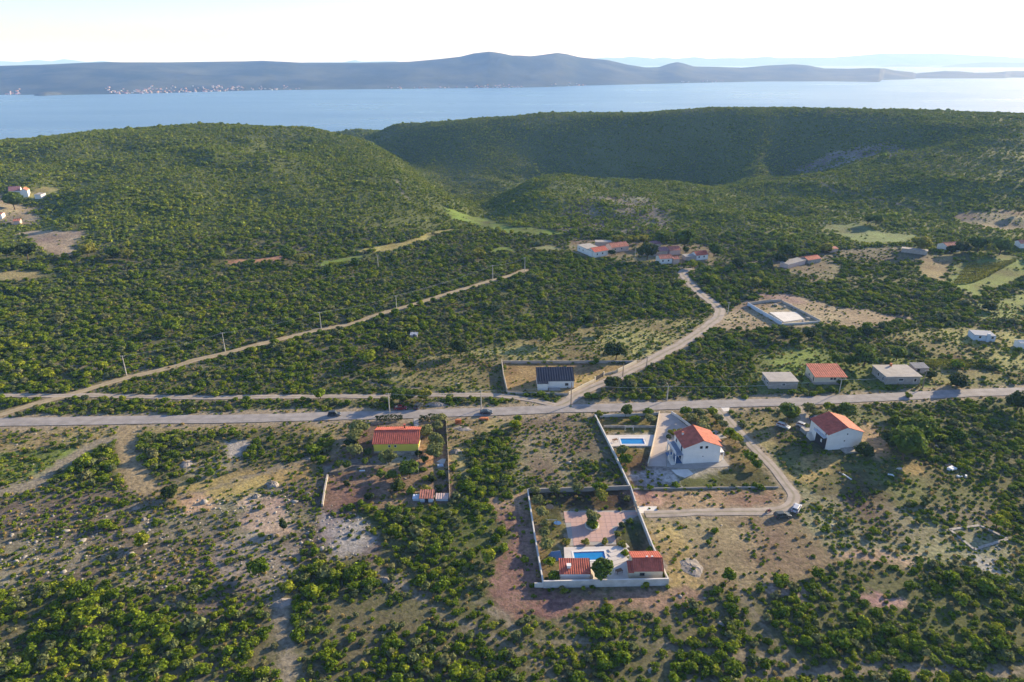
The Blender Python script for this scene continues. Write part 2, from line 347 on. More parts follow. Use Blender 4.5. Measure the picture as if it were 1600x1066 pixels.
# (outline in the photograph, colour, scrub density, tufts 0..1)
COVER = [
 ([(590,575),(640,562),(770,543),(900,515),(1000,498),(1105,495),(1090,520),(1040,547),(990,565),(785,566),(783,614),(740,612),(660,604),(600,592)], (.25,.235,.10), .26, .7),
 ([(785,568),(992,568),(975,583),(888,616),(793,614)], GOLD, 0, .25),
 ([(1125,487),(1190,460),(1250,463),(1290,475),(1420,495),(1440,500),(1350,508),(1290,508),(1200,515),(1118,517)], TAN, .0, .2),
 ([(1165,458),(1240,460),(1262,472),(1230,474)], PINK, 0, .1),
 ([(1430,512),(1620,512),(1620,562),(1560,572),(1440,560),(1390,545),(1380,525)], (.24,.235,.09), .2, .6),
 ([(1440,560),(1545,558),(1562,574),(1445,575)], GREEN, 0, .9),
 ([(1285,352),(1330,350),(1440,370),(1420,380),(1340,378)], (.16,.21,.08), .04, .4),
 ([(1485,335),(1620,328),(1620,358),(1550,358),(1500,348)], (.23,.20,.13), .15, .3),
 ([(1425,404),(1490,398),(1480,425),(1478,445),(1440,432)], DRYC, .02, .4),
 ([(1485,415),(1590,398),(1610,430),(1525,462),(1487,442)], (.15,.20,.05), .05, .7),
 ([(1520,478),(1610,440),(1610,512),(1500,505)], (.17,.21,.06), .12, .6),
 ([(1300,590),(1460,577),(1620,558),(1620,606),(1480,612)], (.20,.19,.08), .22, .6),
 ([(1170,560),(1240,545),(1330,545),(1450,560),(1460,606),(1170,612)], FIELD, .40, .6),
 ([(890,372),(1115,384),(1118,412),(1040,415),(950,405),(895,398)], (.20,.175,.10), .3, .5),
 ([(1195,408),(1300,395),(1310,430),(1270,448),(1240,430)], (.20,.185,.11), .35, .4),
 ([(1290,390),(1420,385),(1470,400),(1400,412),(1300,402)], (.17,.165,.09), .45, .5),
 ([(-30,424),(62,423),(66,432),(-30,443)], DRYC, .0, .5),
 ([(28,362),(132,360),(112,402),(68,394)], (.33,.27,.20), .05, .3),
 ([(48,291),(94,293),(72,309),(46,307)], YEL, 0, .2),
 ([(-20,300),(60,325),(60,350),(-20,350)], (.28,.24,.17), .4, .3),
 ([(494,414),(516,407),(552,401),(590,395),(577,401),(530,412),(505,419)], GREEN, 0, .5),
 ([(532,384),(565,389),(628,380),(679,363),(706,356),(705,360),(666,374),(628,389),(565,395)], YEL, 0, .4),
 ([(350,409),(400,404),(452,400),(450,405),(360,414)], RED, .05, .2),
 ([(695,324),(712,328),(755,341),(800,355),(880,362),(880,368),(800,366),(745,352),(700,336)], GREEN, .02, .4),
 ([(764,388),(800,386),(800,394),(766,396)], GREEN, .02, .4),
 ([(825,388),(860,382),(880,390),(850,394)], (.2,.22,.1), .02, .4),
 ([(1485,497),(1620,506),(1620,518),(1480,508)], (.09,.10,.04), .95, .5), ([(1500,492),(1612,436),(1612,448),(1512,502)], (.09,.10,.04), .95, .5),
 ([(1430,548),(1500,556),(1560,574),(1600,590),(1596,597),(1550,581),(1495,562),(1430,554)], (.09,.10,.04), .8, .5), ([(1480,358),(1620,358),(1620,364),(1480,366)], (.09,.10,.04), .95, .5),
 ([(1460,606),(1620,596),(1620,602),(1462,611)], (.09,.10,.04), .6, .6), ([(1390,530),(1440,538),(1436,546),(1390,540)], (.09,.10,.04), .8, .5),
 # bare stony flanks of the hills
 ([(850,355),(900,315),(1010,300),(1050,345),(1010,366),(900,366)], (.17,.165,.12), .72, .2),
 ([(1230,262),(1300,238),(1390,222),(1450,235),(1400,245),(1300,262)], (.24,.23,.19), .6, .2),
 # south of the road
 ([(-60,667),(300,668),(560,664),(560,676),(420,676),(210,680),(-60,676)], DRYC, .12, .6),
 ([(-60,676),(205,676),(195,690),(110,692),(70,702),(-60,712)], DRYC, .30, .7),
 ([(-60,700),(60,704),(150,694),(60,752),(-60,775)], FIELD, .45, .8),
 ([(-60,765),(60,757),(215,748),(300,752),(420,722),(500,712),(505,745),(490,790),(550,805),(590,850),(560,885),(450,905),(400,940),(290,965),(180,900),(100,905),(-60,935)], (.19,.168,.122), .52, .85),
 ([(250,760),(440,725),(500,720),(500,745),(420,760),(330,785),(260,790)], GOLD, .05, .3),
 ([(380,770),(440,780),(470,830),(420,850),(385,820)], PINK, .1, .2),
 ([(290,770),(330,775),(330,800),(290,800)], (.42,.28,.19), .05, .2),
 ([(495,805),(560,810),(585,845),(570,870),(520,870)], (.34,.33,.31), .05, .2),
 ([(330,850),(400,830),(480,850),(470,900),(400,930),(330,900)], (.29,.26,.21), .2, .6),
 ([(268,740),(330,712),(395,690),(400,725),(330,745)], SOIL, .55, .6),
 ([(350,694),(380,690),(378,712),(352,714)], (.36,.33,.30), .05, .2),
 ([(515,690),(560,662),(700,653),(706,788),(640,790),(500,790)], (.27,.21,.13), .03, .5),
 ([(510,745),(700,722),(706,788),(640,792),(500,794)], BROWN, .10, .45),
 ([(510,728),(560,712),(700,700),(700,712),(560,735),(512,738)], (.30,.30,.24), .0, .2),
 ([(640,705),(700,700),(702,730),(650,728)], (.38,.22,.14), .0, .2),
 ([(700,655),(806,652),(800,668),(742,680),(722,740),(706,740)], DRYC, .12, .5),
 ([(806,654),(930,650),(984,764),(800,776)], (.17,.17,.10), .22, 1.0),
 ([(806,654),(900,652),(905,700),(860,760),(812,752)], (.23,.20,.13), .12, .9),
 ([(798,774),(826,771),(850,912),(870,922),(1110,918),(1105,948),(900,952),(870,972),(790,962),(770,900),(795,830),(760,780)], (.28,.19,.14), .10, .35),
 ([(825,770),(984,765),(1042,908),(848,917)], (.145,.12,.05), 0, .5),  # plot grass tone lowered, the wall shadows are painted into it
 ([(845,777),(982,770),(994,797),(880,798),(870,835)], LAWN, 0, .4),
 ([(965,815),(1000,812),(1022,864),(978,868)], (.06,.07,.028), 0, .1),
 ([(986,768),(1225,763),(1240,800),(1290,828),(1312,872),(1240,905),(1150,918),(1044,918)], (.25,.20,.125), .03, .4),
 ([(990,768),(1030,768),(1030,800),(1000,800)], (.50,.33,.24), 0, .1),
 ([(1030,768),(1216,764),(1222,792),(1030,798)], (.30,.21,.14), .02, .3),
 ([(1020,815),(1060,818),(1100,915),(1046,915)], (.38,.30,.14), .02, .3),
 ([(932,650),(1050,645),(1130,640),(1216,758),(986,765)], (.15,.115,.045), 0, .4),  # house garden grass lowered too, shade of the low sun held in the colour
 ([(1060,740),(1205,728),(1214,758),(1040,764)], (.085,.085,.035), 0, .4),
 ([(1040,646),(1125,642),(1190,730),(1145,725),(1110,690)], (.19,.15,.065), 0, .4),
 ([(984,738),(1052,732),(1066,762),(995,764)], (.50,.48,.45), 0, .4),
 ([(1138,640),(1270,634),(1385,640),(1385,700),(1500,735),(1560,765),(1560,800),(1400,790),(1262,772),(1212,722)], (.13,.135,.06), .16, .8),
 ([(1150,645),(1215,645),(1210,700),(1190,700)], (.28,.25,.11), .03, .5),
 ([(1340,655),(1395,670),(1370,720),(1335,700)], (.34,.25,.15), .05, .4),
 ([(1250,720),(1310,710),(1312,718),(1262,752),(1235,752)], GOLD, 0, .3),
 ([(1400,728),(1450,722),(1445,745),(1400,745)], GOLD, 0, .3),
 ([(1262,770),(1400,788),(1560,800),(1615,900),(1480,890),(1310,872),(1290,830)], (.22,.21,.13), .42, .9),
 ([(1300,858),(1440,862),(1420,878),(1370,886),(1310,872)], (.34,.25,.18), .1, .4),
 ([(1340,925),(1412,932),(1385,950),(1348,942)], (.47,.33,.27), .05, .2),
 ([(1484,826),(1530,820),(1575,842),(1522,860)], (.24,.25,.15), .2, .6),
 ([(1520,865),(1560,870),(1560,890),(1525,885)], (.36,.34,.32), .1, .3),
 ([(880.5,799),(995,797.5),(998,805),(968,820),(960,832),(963,851),(890,853)], (.3,.27,.24), 0, 0),
 ([(880,853),(964,852),(972,867),(984,876),(1036,866),(1043,912),(875,914)], (.3,.28,.25), 0, 0),
 ([(1031,646),(1048,646),(1083,672),(1125,690),(1142,730),(1085,748),(1013,730)], (.3,.27,.24), 0, 0), ([(947,679),(1024,678),(1020,698),(953,698)], (.3,.27,.24), 0, 0),
 ([(992,790),(1028,790),(1030,803),(996,804)], (.36,.27,.21), 0, 0), ([(1200,487),(1246,486),(1258,500),(1224,506)], (.34,.3,.25), 0, 0),
 ([(1190,915),(1250,918),(1245,932),(1195,930)], (.42,.33,.27), .1, .3),
]
COVER = [(W(p), c, d, t) for p, c, d, t in COVER]
def P(pts): return W(pts)
ROADS = [  # centre line, width, material, name, label-less setting
 ('road', P([(-120,661),(0,660),(100,658.5),(200,657),(300,655.5),(400,654),(520,650.5),(600,649),(700,645.5),(800,642.5),(870,639.5),(950,637.5),(1000,636),(1100,632),(1200,629.5),(1300,625),(1400,620),(1500,615),(1600,611.5),(1720,607)]), 5.6, 'asphalt', 2.4),
 ('side_road', P([(862,640),(885,629),(901,618.5),(925,606),(947,597),(977,583),(1015,564),(1053,543.5),(1081,527.5),(1109,507),(1123,494),(1124,484),(1113,473),(1091,456),(1072,436),(1066,427),(1070,423),(1084,421)]), 4.6, 'gravel_road', 1.2),
 ('village_lane', P([(1062,418),(1080,416),(1099,415),(1127,416),(1165,411),(1200,408),(1225,407),(1290,402),(1340,392),(1420,388)]), 3.2, 'gravel_road', .6),
 ('parallel_track', P([(-60,617),(0,618),(101,619),(142,618),(228,620.5),(329,622),(400,620.5),(501,620),(615,620),(678,618),(787,619),(870,634)]), 2.8, 'gravel_road', .6),
 ('diagonal_track', P([(-40,658),(0,649),(51,633),(111,617),(157,603),(203,590),(241,581),(278,572),(304,563),(342,555),(400,540),(451,527.5),(501,515),(552,506),(590,492),(623,483),(653,474),(704,458),(755,443),(800,430),(822,422)]), 3.4, 'sand_track', .6),
 ('hidden_path', P([(278,572),(330,573),(400,577),(476,583),(527,588),(577,598),(615,604),(653,608),(700,618)]), 2.0, 'grey_track', .6),
 ('old_path', P([(-40,568),(0,567),(56,565),(100,572),(190,575),(250,577),(278,573)]), 1.8, 'grey_track', .5),
 ('field_track', P([(-60,782),(0,772),(51,757),(76,739.5),(122,709),(157,691),(200,678)]), 3.2, 'grey_track', .8),
 ('short_track', P([(200,672),(198,690),(203,717),(212,748),(230,762)]), 4.6, 'sand_track', 1.0),
 ('heath_track', P([(100,905),(180,800),(260,782),(330,765),(400,742),(470,722),(500,712)]), 2.2, 'sand_track', 1.0),
 ('yard_track', P([(1122,637),(1140,660),(1170,692),(1200,722),(1228,756),(1240,778),(1228,793),(1200,799),(1120,800),(1035,803),(1008,804)]), 3.0, 'gravel_road', .8),
 ('house_lane', P([(1240,628),(1246,636),(1254,647),(1258,656),(1250,668)]), 3.0, 'grey_track', .5),
 ('heath_path', P([(437,935),(440,965),(446,1000),(450,1040),(455,1100)]), 2.2, 'grey_track', .5),
 ('goat_path', P([(560,880),(620,900),(650,925),(700,935),(760,945),(830,1000),(905,1002),(1000,1003),(1060,1014),(1130,1022),(1250,1030)]), 1.6, 'grey_track', .9),
 ('edge_path', P([(1060,1075),(1180,1055),(1290,1050),(1420,1043),(1520,1050),(1640,1046)]), 3.0, 'grey_track', 1.2),
 ('edge_path', P([(-40,910),(60,880),(120,850),(200,830),(260,800)]), 2.4, 'grey_track', 1.0),
 ('hill_path', P([(1200,262),(1290,290),(1330,300),(1400,318),(1430,326)]), 2.2, 'grey_track', .3),
 ('hill_path', P([(1018,322),(1030,345),(1048,360),(1062,368)]), 2.2, 'grey_track', .3),
 ('hill_path', P([(620,280),(628,300),(640,312)]), 2.2, 'grey_track', .3),
 ('gully_path', P([(600,905),(700,960),(760,990),(850,1040),(880,1080)]), 1.5, 'grey_track', .8),
 ('gully_path', P([(1150,900),(1180,960),(1220,1010),(1262,1045)]), 1.5, 'grey_track', .8),
]
THIN = ('hidden_path','goat_path','gully_path','edge_path','hill_path','heath_track','old_path','village_lane')
def inpoly(x, y, P_):
    x0, y0 = P_.min(0); x1, y1 = P_.max(0)
    out = np.zeros(len(x), bool); k = np.where((x > x0) & (x < x1) & (y > y0) & (y < y1))[0]
    if len(k) == 0: return out
    xs = x[k]; ys = y[k]; c = np.zeros(len(k), bool); n = len(P_)
    for i in range(n):
        ax, ay = P_[i]; bx, by = P_[(i+1) % n]
        if ay == by: continue
        c ^= ((ay > ys) != (by > ys)) & (xs < (bx-ax)*(ys-ay)/(by-ay)+ax)
    out[k] = c; return out
def pdist(x, y, L, lim=8.):
    d = np.full(len(x), 1e9); x0, y0 = L.min(0)-lim; x1, y1 = L.max(0)+lim
    k = np.where((x > x0) & (x < x1) & (y > y0) & (y < y1))[0]
    xs = x[k]; ys = y[k]; dd = np.full(len(k), 1e9)
    for a, b in zip(L[:-1], L[1:]):
        e = b-a; t = np.clip(((xs-a[0])*e[0]+(ys-a[1])*e[1])/max(e@e, 1e-9), 0, 1)
        dd = np.minimum(dd, np.hypot(xs-a[0]-t*e[0], ys-a[1]-t*e[1]))
    d[k] = dd; return d
def curve(L, step=2.0):
    L = np.asarray(L); out = []
    for i in range(len(L)-1):
        p0 = L[max(i-1, 0)]; p1 = L[i]; p2 = L[i+1]; p3 = L[min(i+2, len(L)-1)]
        n = max(2, int(np.hypot(*(p2-p1))/step))
        for t in np.arange(n)/n:
            out.append(.5*((2*p1)+(p2-p0)*t+(2*p0-5*p1+4*p2-p3)*t*t+(3*p1-p0-3*p2+p3)*t**3))
    out.append(L[-1]); return np.array(out)
ROADS = [(n, curve(l, 4.), w, m, v) for n, l, w, m, v in ROADS]

def cover(x, y):
    """soil colour, density of scrub and tufts at world points"""
    r = np.hypot(x, y); N = len(x)
    j = 1.2+.006*r
    xj = x + (fbm(x, y, 9, 2, 31))*j*2.2 + fbm(x, y, 2.5, 1, 41)*j*.9; yj = y + (fbm(x, y, 9, 2, 35))*j*2.2 + fbm(x, y, 2.5, 1, 45)*j*.9
    hill = smooth(440, 520, r)
    a = (.130,.116,.072); b = (.085,.105,.032)
    t = np.clip(.5+1.6*fbm(x, y, 30, 3, 51), 0, 1)[:, None]
    col = np.array(a)*(1-t)+np.array(b)*t
    hc = np.array((.105,.13,.035))+np.clip(fbm(x, y, 90, 4, 55), 0, 1)[:, None]*np.array((.12,.12,.07))
    col = col*(1-hill[:, None])+hc*hill[:, None]
    den = np.full(N, .93); tuf = np.full(N, .7)
    den[:] = .93-.14*(1-smooth(120, 170, y)); den[r > 440] = .97
    xb = xj+fbm(x, y, 24, 2, 38)*13; yb = yj+fbm(x, y, 24, 2, 39)*13
    for P_, c, d, tf in COVER:
        k = inpoly(xb, yb, P_) if d > .3 and r.min() < 1e9 and P_[:, 1].max() < 215 else inpoly(xj if tf else x, yj if tf else y, P_)
        if k.any():
            v = fbm(x[k], y[k], 14, 3, 61)[:, None]
            col[k] = np.array(c)*(.88+.8*v+.5*fbm(x[k], y[k], 4, 2, 63)[:, None])+np.array((-.01,.02,-.01))*v*2; den[k] = d; tuf[k] = tf
    for n, L, w, m, v in ROADS:
        d = pdist(x, y, L, 14.)
        if n in THIN:
            k = d < w*.3+.3+fbm(x, y, 5, 2, 71)*2.2
            col[k] = (.21,.185,.14); tuf[k] = .4; den[d < w*.35+.2] = .10; continue
        k = d < w/2+v+ fbm(x, y, 6, 2, 71)*v*2
        c = {'asphalt': (.27,.225,.16), 'gravel_road': (.28,.235,.17), 'sand_track': (.28,.225,.135), 'grey_track': (.23,.205,.155)}[m]
        col[k] = c; den[k] = 0; tuf[k] = .35; tuf[d < w/2+.3] = 0
        den[d < w/2+.9] = 0
    return col, den, tuf

# terrain sheet
dr = .0036; nr = int(math.log(1850/40)/dr); rr = 40*np.exp(np.arange(nr+1)*dr)
aa = np.radians(np.arange(-56, 56.01, .2))
RR, AA = np.meshgrid(rr, aa, indexing='ij'); X = (RR*np.sin(AA)).ravel(); Y = (RR*np.cos(AA)).ravel()
ZZ = Z(X, Y)
col, den, tuf = cover(X, Y)
for q in range(3):      # soft, ragged borders between the soils
    jx = (vnoise(X, Y, 1.7, 140+q)-.5)*5; jy = (vnoise(X, Y, 1.7, 150+q)-.5)*5
    c2, d2, t2 = cover(X+jx, Y+jy); col = col+c2; tuf = tuf+t2
col = col/4; tuf = tuf/4
na = len(aa); I = np.arange(nr)[:, None]*na+np.arange(na-1)[None, :]
Fq = np.stack([I, I+1, I+na+1, I+na], -1).reshape(-1, 4)[:, ::-1]
me = np_mesh('ground', np.stack([X, Y, ZZ], -1), Fq, [M['ground']])
ca = me.color_attributes.new('cover', 'FLOAT_COLOR', 'POINT')
ca.data.foreach_set('color', np.concatenate([np.clip(col, .01, .8), tuf[:, None]], 1).astype(np.float32).ravel())
me.polygons.foreach_set('use_smooth', np.ones(len(Fq), bool))
g = bpy.data.objects.new('ground', me); C.objects.link(g); tag(g, kind='structure')

# roads and tracks
def strip(name, L, w, m, dz, wob=.3):
    L = curve(L, 1.5 if np.hypot(*L.mean(0)) < 320 else 3.); n = len(L)
    T = np.gradient(L, axis=0); T /= np.linalg.norm(T, axis=1)[:, None]+1e-9; Nn = np.stack([-T[:, 1], T[:, 0]], 1)
    K = 5; V = np.zeros((n, K, 3)); s = np.arange(n)
    wl = w/2*(1+wob*2*fbm(L[:, 0], L[:, 1], 5, 3, 81)); wr = w/2*(1+wob*2*fbm(L[:, 0], L[:, 1], 5, 3, 85))
    for k in range(K):
        t = k/(K-1); off = -wl*(1-t)+wr*t
        q = L+Nn*off[:, None]
        V[:, k, 0] = q[:, 0]; V[:, k, 1] = q[:, 1]; V[:, k, 2] = Z(q[:, 0], q[:, 1])+dz-(.03 if k in (0, K-1) else 0)
    I = np.arange(n-1)[:, None]*K+np.arange(K-1)[None, :]
    F_ = np.stack([I, I+K, I+K+1, I+1], -1).reshape(-1, 4)[:, ::-1]
    me = np_mesh(name, V.reshape(-1, 3), F_, [M[m]])
    uv = me.uv_layers.new(name='UVMap'); u = np.tile(np.linspace(0, 1, K), n); vv = np.repeat(s*.1, K)
    vi = F_.ravel(); uv.data.foreach_set('uv', np.stack([u[vi], vv[vi]], 1).astype(np.float32).ravel())
    o = bpy.data.objects.new(name, me); C.objects.link(o); return tag(o, kind='structure')
for i, (n_, L, w, m, v) in enumerate(ROADS):
    if n_ in ('hidden_path','goat_path','gully_path','edge_path','hill_path','heath_track','heath_path','old_path','short_track','field_track','village_lane'): continue
    far = np.hypot(*L.mean(0)) > 300
    strip(n_, L, w, m, (.05 if not far else .22)+.006*(len(ROADS)-i), .10 if m == 'asphalt' else .32)

# sea
sm = MB(); sm.poly([(46000*math.cos(t), 46000*math.sin(t), SEA) for t in np.linspace(0, 2*math.pi, 97)[:-1]])
tag(sm.build('sea', M['sea']), kind='structure')

# ------------------------------------------------------------------ islands across the channel
def azpx(px): return math.atan((px-800)/FOC/1.081)
def tanel(py):  # tangent of elevation at a row
    return math.tan(math.atan((533-py)/FOC)-PITCH)
def island_mat(name, base, alt):
    m = bpy.data.materials.new(name); m.use_nodes = True
    n = m.node_tree.nodes; l = m.node_tree.links; b = n['Principled BSDF']; b.inputs['Roughness'].default_value = .95
    b.inputs['Specular IOR Level'].default_value = .1
    tc = n.new('ShaderNodeTexCoord'); a = n.new('ShaderNodeTexNoise'); a.inputs['Scale'].default_value = .0025; a.inputs['Detail'].default_value = 9; a.inputs['Roughness'].default_value = .65
    l.new(tc.outputs['Object'], a.inputs['Vector'])
    cr = n.new('ShaderNodeValToRGB'); e = cr.color_ramp.elements
    e[0].position = .42; e[0].color = (*base, 1); e[1].position = .66; e[1].color = (*alt, 1)
    l.new(a.outputs[0], cr.inputs[0]); l.new(cr.outputs[0], b.inputs['Base Color'])
    a2 = n.new('ShaderNodeTexNoise'); a2.inputs['Scale'].default_value = .03; a2.inputs['Detail'].default_value = 5; l.new(tc.outputs['Object'], a2.inputs['Vector'])
    bp = n.new('ShaderNodeBump'); bp.inputs['Strength'].default_value = .5; bp.inputs['Distance'].default_value = 8
    l.new(a2.outputs[0], bp.inputs['Height']); l.new(bp.outputs[0], b.inputs['Normal'])
    return m
M['island'] = island_mat('island_maquis', (.014,.026,.014), (.085,.09,.055))
def island(name, x0, x1, shore, crest, width, back, step=4, rough=1.0):
    """shore and crest: (photo x, photo y) lists; width: metres from shore to crest"""
    xs = np.arange(x0, x1+.1, step); az = np.array([azpx(p) for p in xs])
    sy = np.interp(xs, [p[0] for p in shore], [p[1] for p in shore]); cy = np.interp(xs, [p[0] for p in crest], [p[1] for p in crest])
    cs = np.cos(az)
    # rows of the photograph are flat in the image plane: turn row to depth along +Y
    yd = np.array([(EYE-SEA)/(-( -math.sin(PITCH)+(533-y)/FOC*math.cos(PITCH)))*(math.cos(PITCH)+(533-y)/FOC*math.sin(PITCH)) for y in sy])
    Rs = yd/cs
    ycd = Rs*cs+width
    Rc = ycd/cs
    slope = np.array([(-math.sin(PITCH)+(533-y)/FOC*math.cos(PITCH))/(math.cos(PITCH)+(533-y)/FOC*math.sin(PITCH)) for y in cy])
    zc = EYE+slope*ycd
    zc = np.maximum(zc, SEA+3)
    prof = [(0, -.02), (.03, .015), (.12, .07), (.25, .16), (.4, .32), (.55, .52), (.7, .74), (.85, .92), (1, 1), (1.15, .93), (1.4, .6), (1.7, .2), (2, -.02)]
    V = []
    tp = np.linspace(0, 2, 49); hp = np.interp(tp, [p[0] for p in prof], [p[1] for p in prof])
    for t, h in zip(tp, hp):
        R = np.where(t <= 1, Rs+(Rc-Rs)*t, Rc+(t-1)*back)
        x = R*np.sin(az); y = R*np.cos(az)
        nzv = fbm(x, y, 1500*rough, 4, 91)*.55*math.sin(math.pi*min(t, 2-t))**1 * (1-abs(t-1)<.0)
        env = math.sin(math.pi*t) if t < 1 else 0
        hh = h+fbm(x, y, 1400*rough, 4, 91)*.6*max(env, 0)+ ((.5-2*np.abs(fbm(x, y, 620*rough, 3, 95)))*.22*max(env, 0))
        V.append(np.stack([x, y, SEA+(zc-SEA)*hh], -1))
    V = np.array(V); n1, n2 = V.shape[:2]
    I = np.arange(n1-1)[:, None]*n2+np.arange(n2-1)[None, :]
    F_ = np.stack([I, I+1, I+n2+1, I+n2], -1).reshape(-1, 4)[:, ::-1]
    me = np_mesh(name, V.reshape(-1, 3), F_, [M['island']]); me.polygons.foreach_set('use_smooth', np.ones(len(F_), bool))
    o = bpy.data.objects.new(name, me); C.objects.link(o); tag(o, kind='structure')
    return xs, V, tp
ISL = island('island_hills', -160, 1450,
  [(-160,150),(0,148.5),(50,148.5),(75,149),(200,147),(400,141.5),(600,139.5),(800,137.5),(850,136.5),(900,134.5),(1000,132),(1100,129.5),(1200,127.5),(1300,127.5),(1380,128.5),(1384,125.5),(1435,124),(1440,121),(1450,121)],
  [(-160,104),(0,103),(60,101.5),(120,99),(165,97.5),(260,97.5),(380,96),(410,95),(470,98),(560,98),(640,96.5),(690,92),(720,88.5),(740,83.5),(765,80.5),(785,83.5),(800,87),(830,88),(850,85.5),(870,82.5),(885,84.5),(905,89.5),(950,94),(980,101),(1010,105.5),(1030,105),(1045,100),(1058,97),(1068,99),(1085,104),(1120,104.5),(1160,106),(1200,102.5),(1240,100.5),(1262,102),(1290,107),(1330,107.5),(1360,106.5),(1385,107),(1400,110),(1430,113),(1440,116),(1450,121)],
  1500, 1800)
island('far_headland', 1430, 1760, [(1430,122.6),(1500,122.8),(1580,122.5),(1583,121.5),(1760,121)], [(1430,117),(1450,113.5),(1480,111),(1500,111.5),(1530,114),(1560,113),(1585,111),(1640,112),(1760,116)], 900, 1500)
island('low_island', 1370, 1470, [(1370,104.6),(1470,104.6)], [(1370,104.6),(1390,102),(1405,100.8),(1425,102),(1470,104.6)], 700, 900)
island('low_island', 1460, 1760, [(1460,105.6),(1760,105.4)], [(1460,105.6),(1500,100.5),(1540,97.5),(1580,98),(1640,99),(1760,101)], 900, 1200)
island('distant_mountains', 900, 1800, [(900,103.2),(1800,103.2)], [(900,95),(945,89.5),(970,90.5),(985,88.5),(1005,90),(1020,91.5),(1038,89.5),(1055,92),(1085,89),(1105,91.5),(1135,90.5),(1160,91),(1200,88.5),(1215,90.5),(1250,90),(1300,89.5),(1340,86.5),(1378,83),(1410,83.5),(1450,83),(1490,84.5),(1550,87.5),(1620,91),(1800,93)], 2500, 2500, rough=2.)
island('distant_hills', -300, 190, [(-300,103),(190,103)], [(-300,97),(0,95.5),(30,97),(58,93.5),(80,96),(100,92.3),(118,94.5),(135,97),(160,95.3),(190,99)], 1500, 1500, rough=2.)
island('distant_hills', 440, 640, [(440,103),(640,103)], [(440,100),(480,97.5),(535,97.3),(545,95.5),(555,93.6),(565,96.3),(585,96),(615,95.6),(625,97),(640,99)], 1500, 1500, rough=2.)
# islet off the far shore
im = MB(); cx, cy = None, None
yd = (EYE-SEA)/(math.sin(PITCH)-(533-148.6)/FOC*math.cos(PITCH))*(math.cos(PITCH)+(533-148.6)/FOC*math.sin(PITCH)); xd = yd*math.tan(azpx(62))
for k in range(4):
    pass
th = np.linspace(0, 2*math.pi, 25)[:-1]; rings = [(1.0,-1),(.85,7),(.6,13),(.3,16),(.02,17)]; V = []
for f, h in rings: V += [(xd+58*f*math.cos(t)*(1+.15*math.sin(3*t)), yd+90*f*math.sin(t), SEA+h) for t in th]
im.v = V; n = 24
for k in range(4):
    for i in range(n): im.f.append((k*n+i, k*n+(i+1) % n, (k+1)*n+(i+1) % n, (k+1)*n+i)); im.m.append(0)
tag(im.build('islet', M['island'], None, True), kind='structure')

# the air: one even haze over land and sea
hz = MB(); hz.box(-47000, 47000, -47000, 47000, -68, 345)
hm = bpy.data.materials.new('haze_air'); hm.use_nodes = True; hn = hm.node_tree.nodes; hl = hm.node_tree.links
hn.remove(hn['Principled BSDF']); pv = hn.new('ShaderNodeVolumePrincipled')
pv.inputs['Color'].default_value = (.24,.46,1.0,1); pv.inputs['Absorption Color'].default_value = (1,1,1,1); pv.inputs['Density'].default_value = .000098; pv.inputs['Anisotropy'].default_value = .05
hl.new(pv.outputs[0], hn['Material Output'].inputs['Volume'])
tag(hz.build('haze', hm), kind='stuff')
# ------------------------------------------------------------------ plant prototypes (mesh data only)
def ico(sub=1):
    t = (1+5**.5)/2
    V = [(-1,t,0),(1,t,0),(-1,-t,0),(1,-t,0),(0,-1,t),(0,1,t),(0,-1,-t),(0,1,-t),(t,0,-1),(t,0,1),(-t,0,-1),(-t,0,1)]
    F_ = [(0,11,5),(0,5,1),(0,1,7),(0,7,10),(0,10,11),(1,5,9),(5,11,4),(11,10,2),(10,7,6),(7,1,8),(3,9,4),(3,4,2),(3,2,6),(3,6,8),(3,8,9),(4,9,5),(2,4,11),(6,2,10),(8,6,7),(9,8,1)]
    V = [np.array(v)/np.linalg.norm(v) for v in V]
    for _ in range(sub):
        c = {}; G_ = []
        def mid(a, b):
            k = (min(a, b), max(a, b))
            if k not in c:
                m = V[a]+V[b]; V.append(m/np.linalg.norm(m)); c[k] = len(V)-1
            return c[k]
        for a, b, d in F_:
            x = mid(a, b); y = mid(b, d); z = mid(d, a); G_ += [(a, x, z), (b, y, x), (d, z, y), (x, y, z)]
        F_ = G_
    return np.array(V), np.array(F_)
ICO1 = ico(1); ICO0 = ico(0)
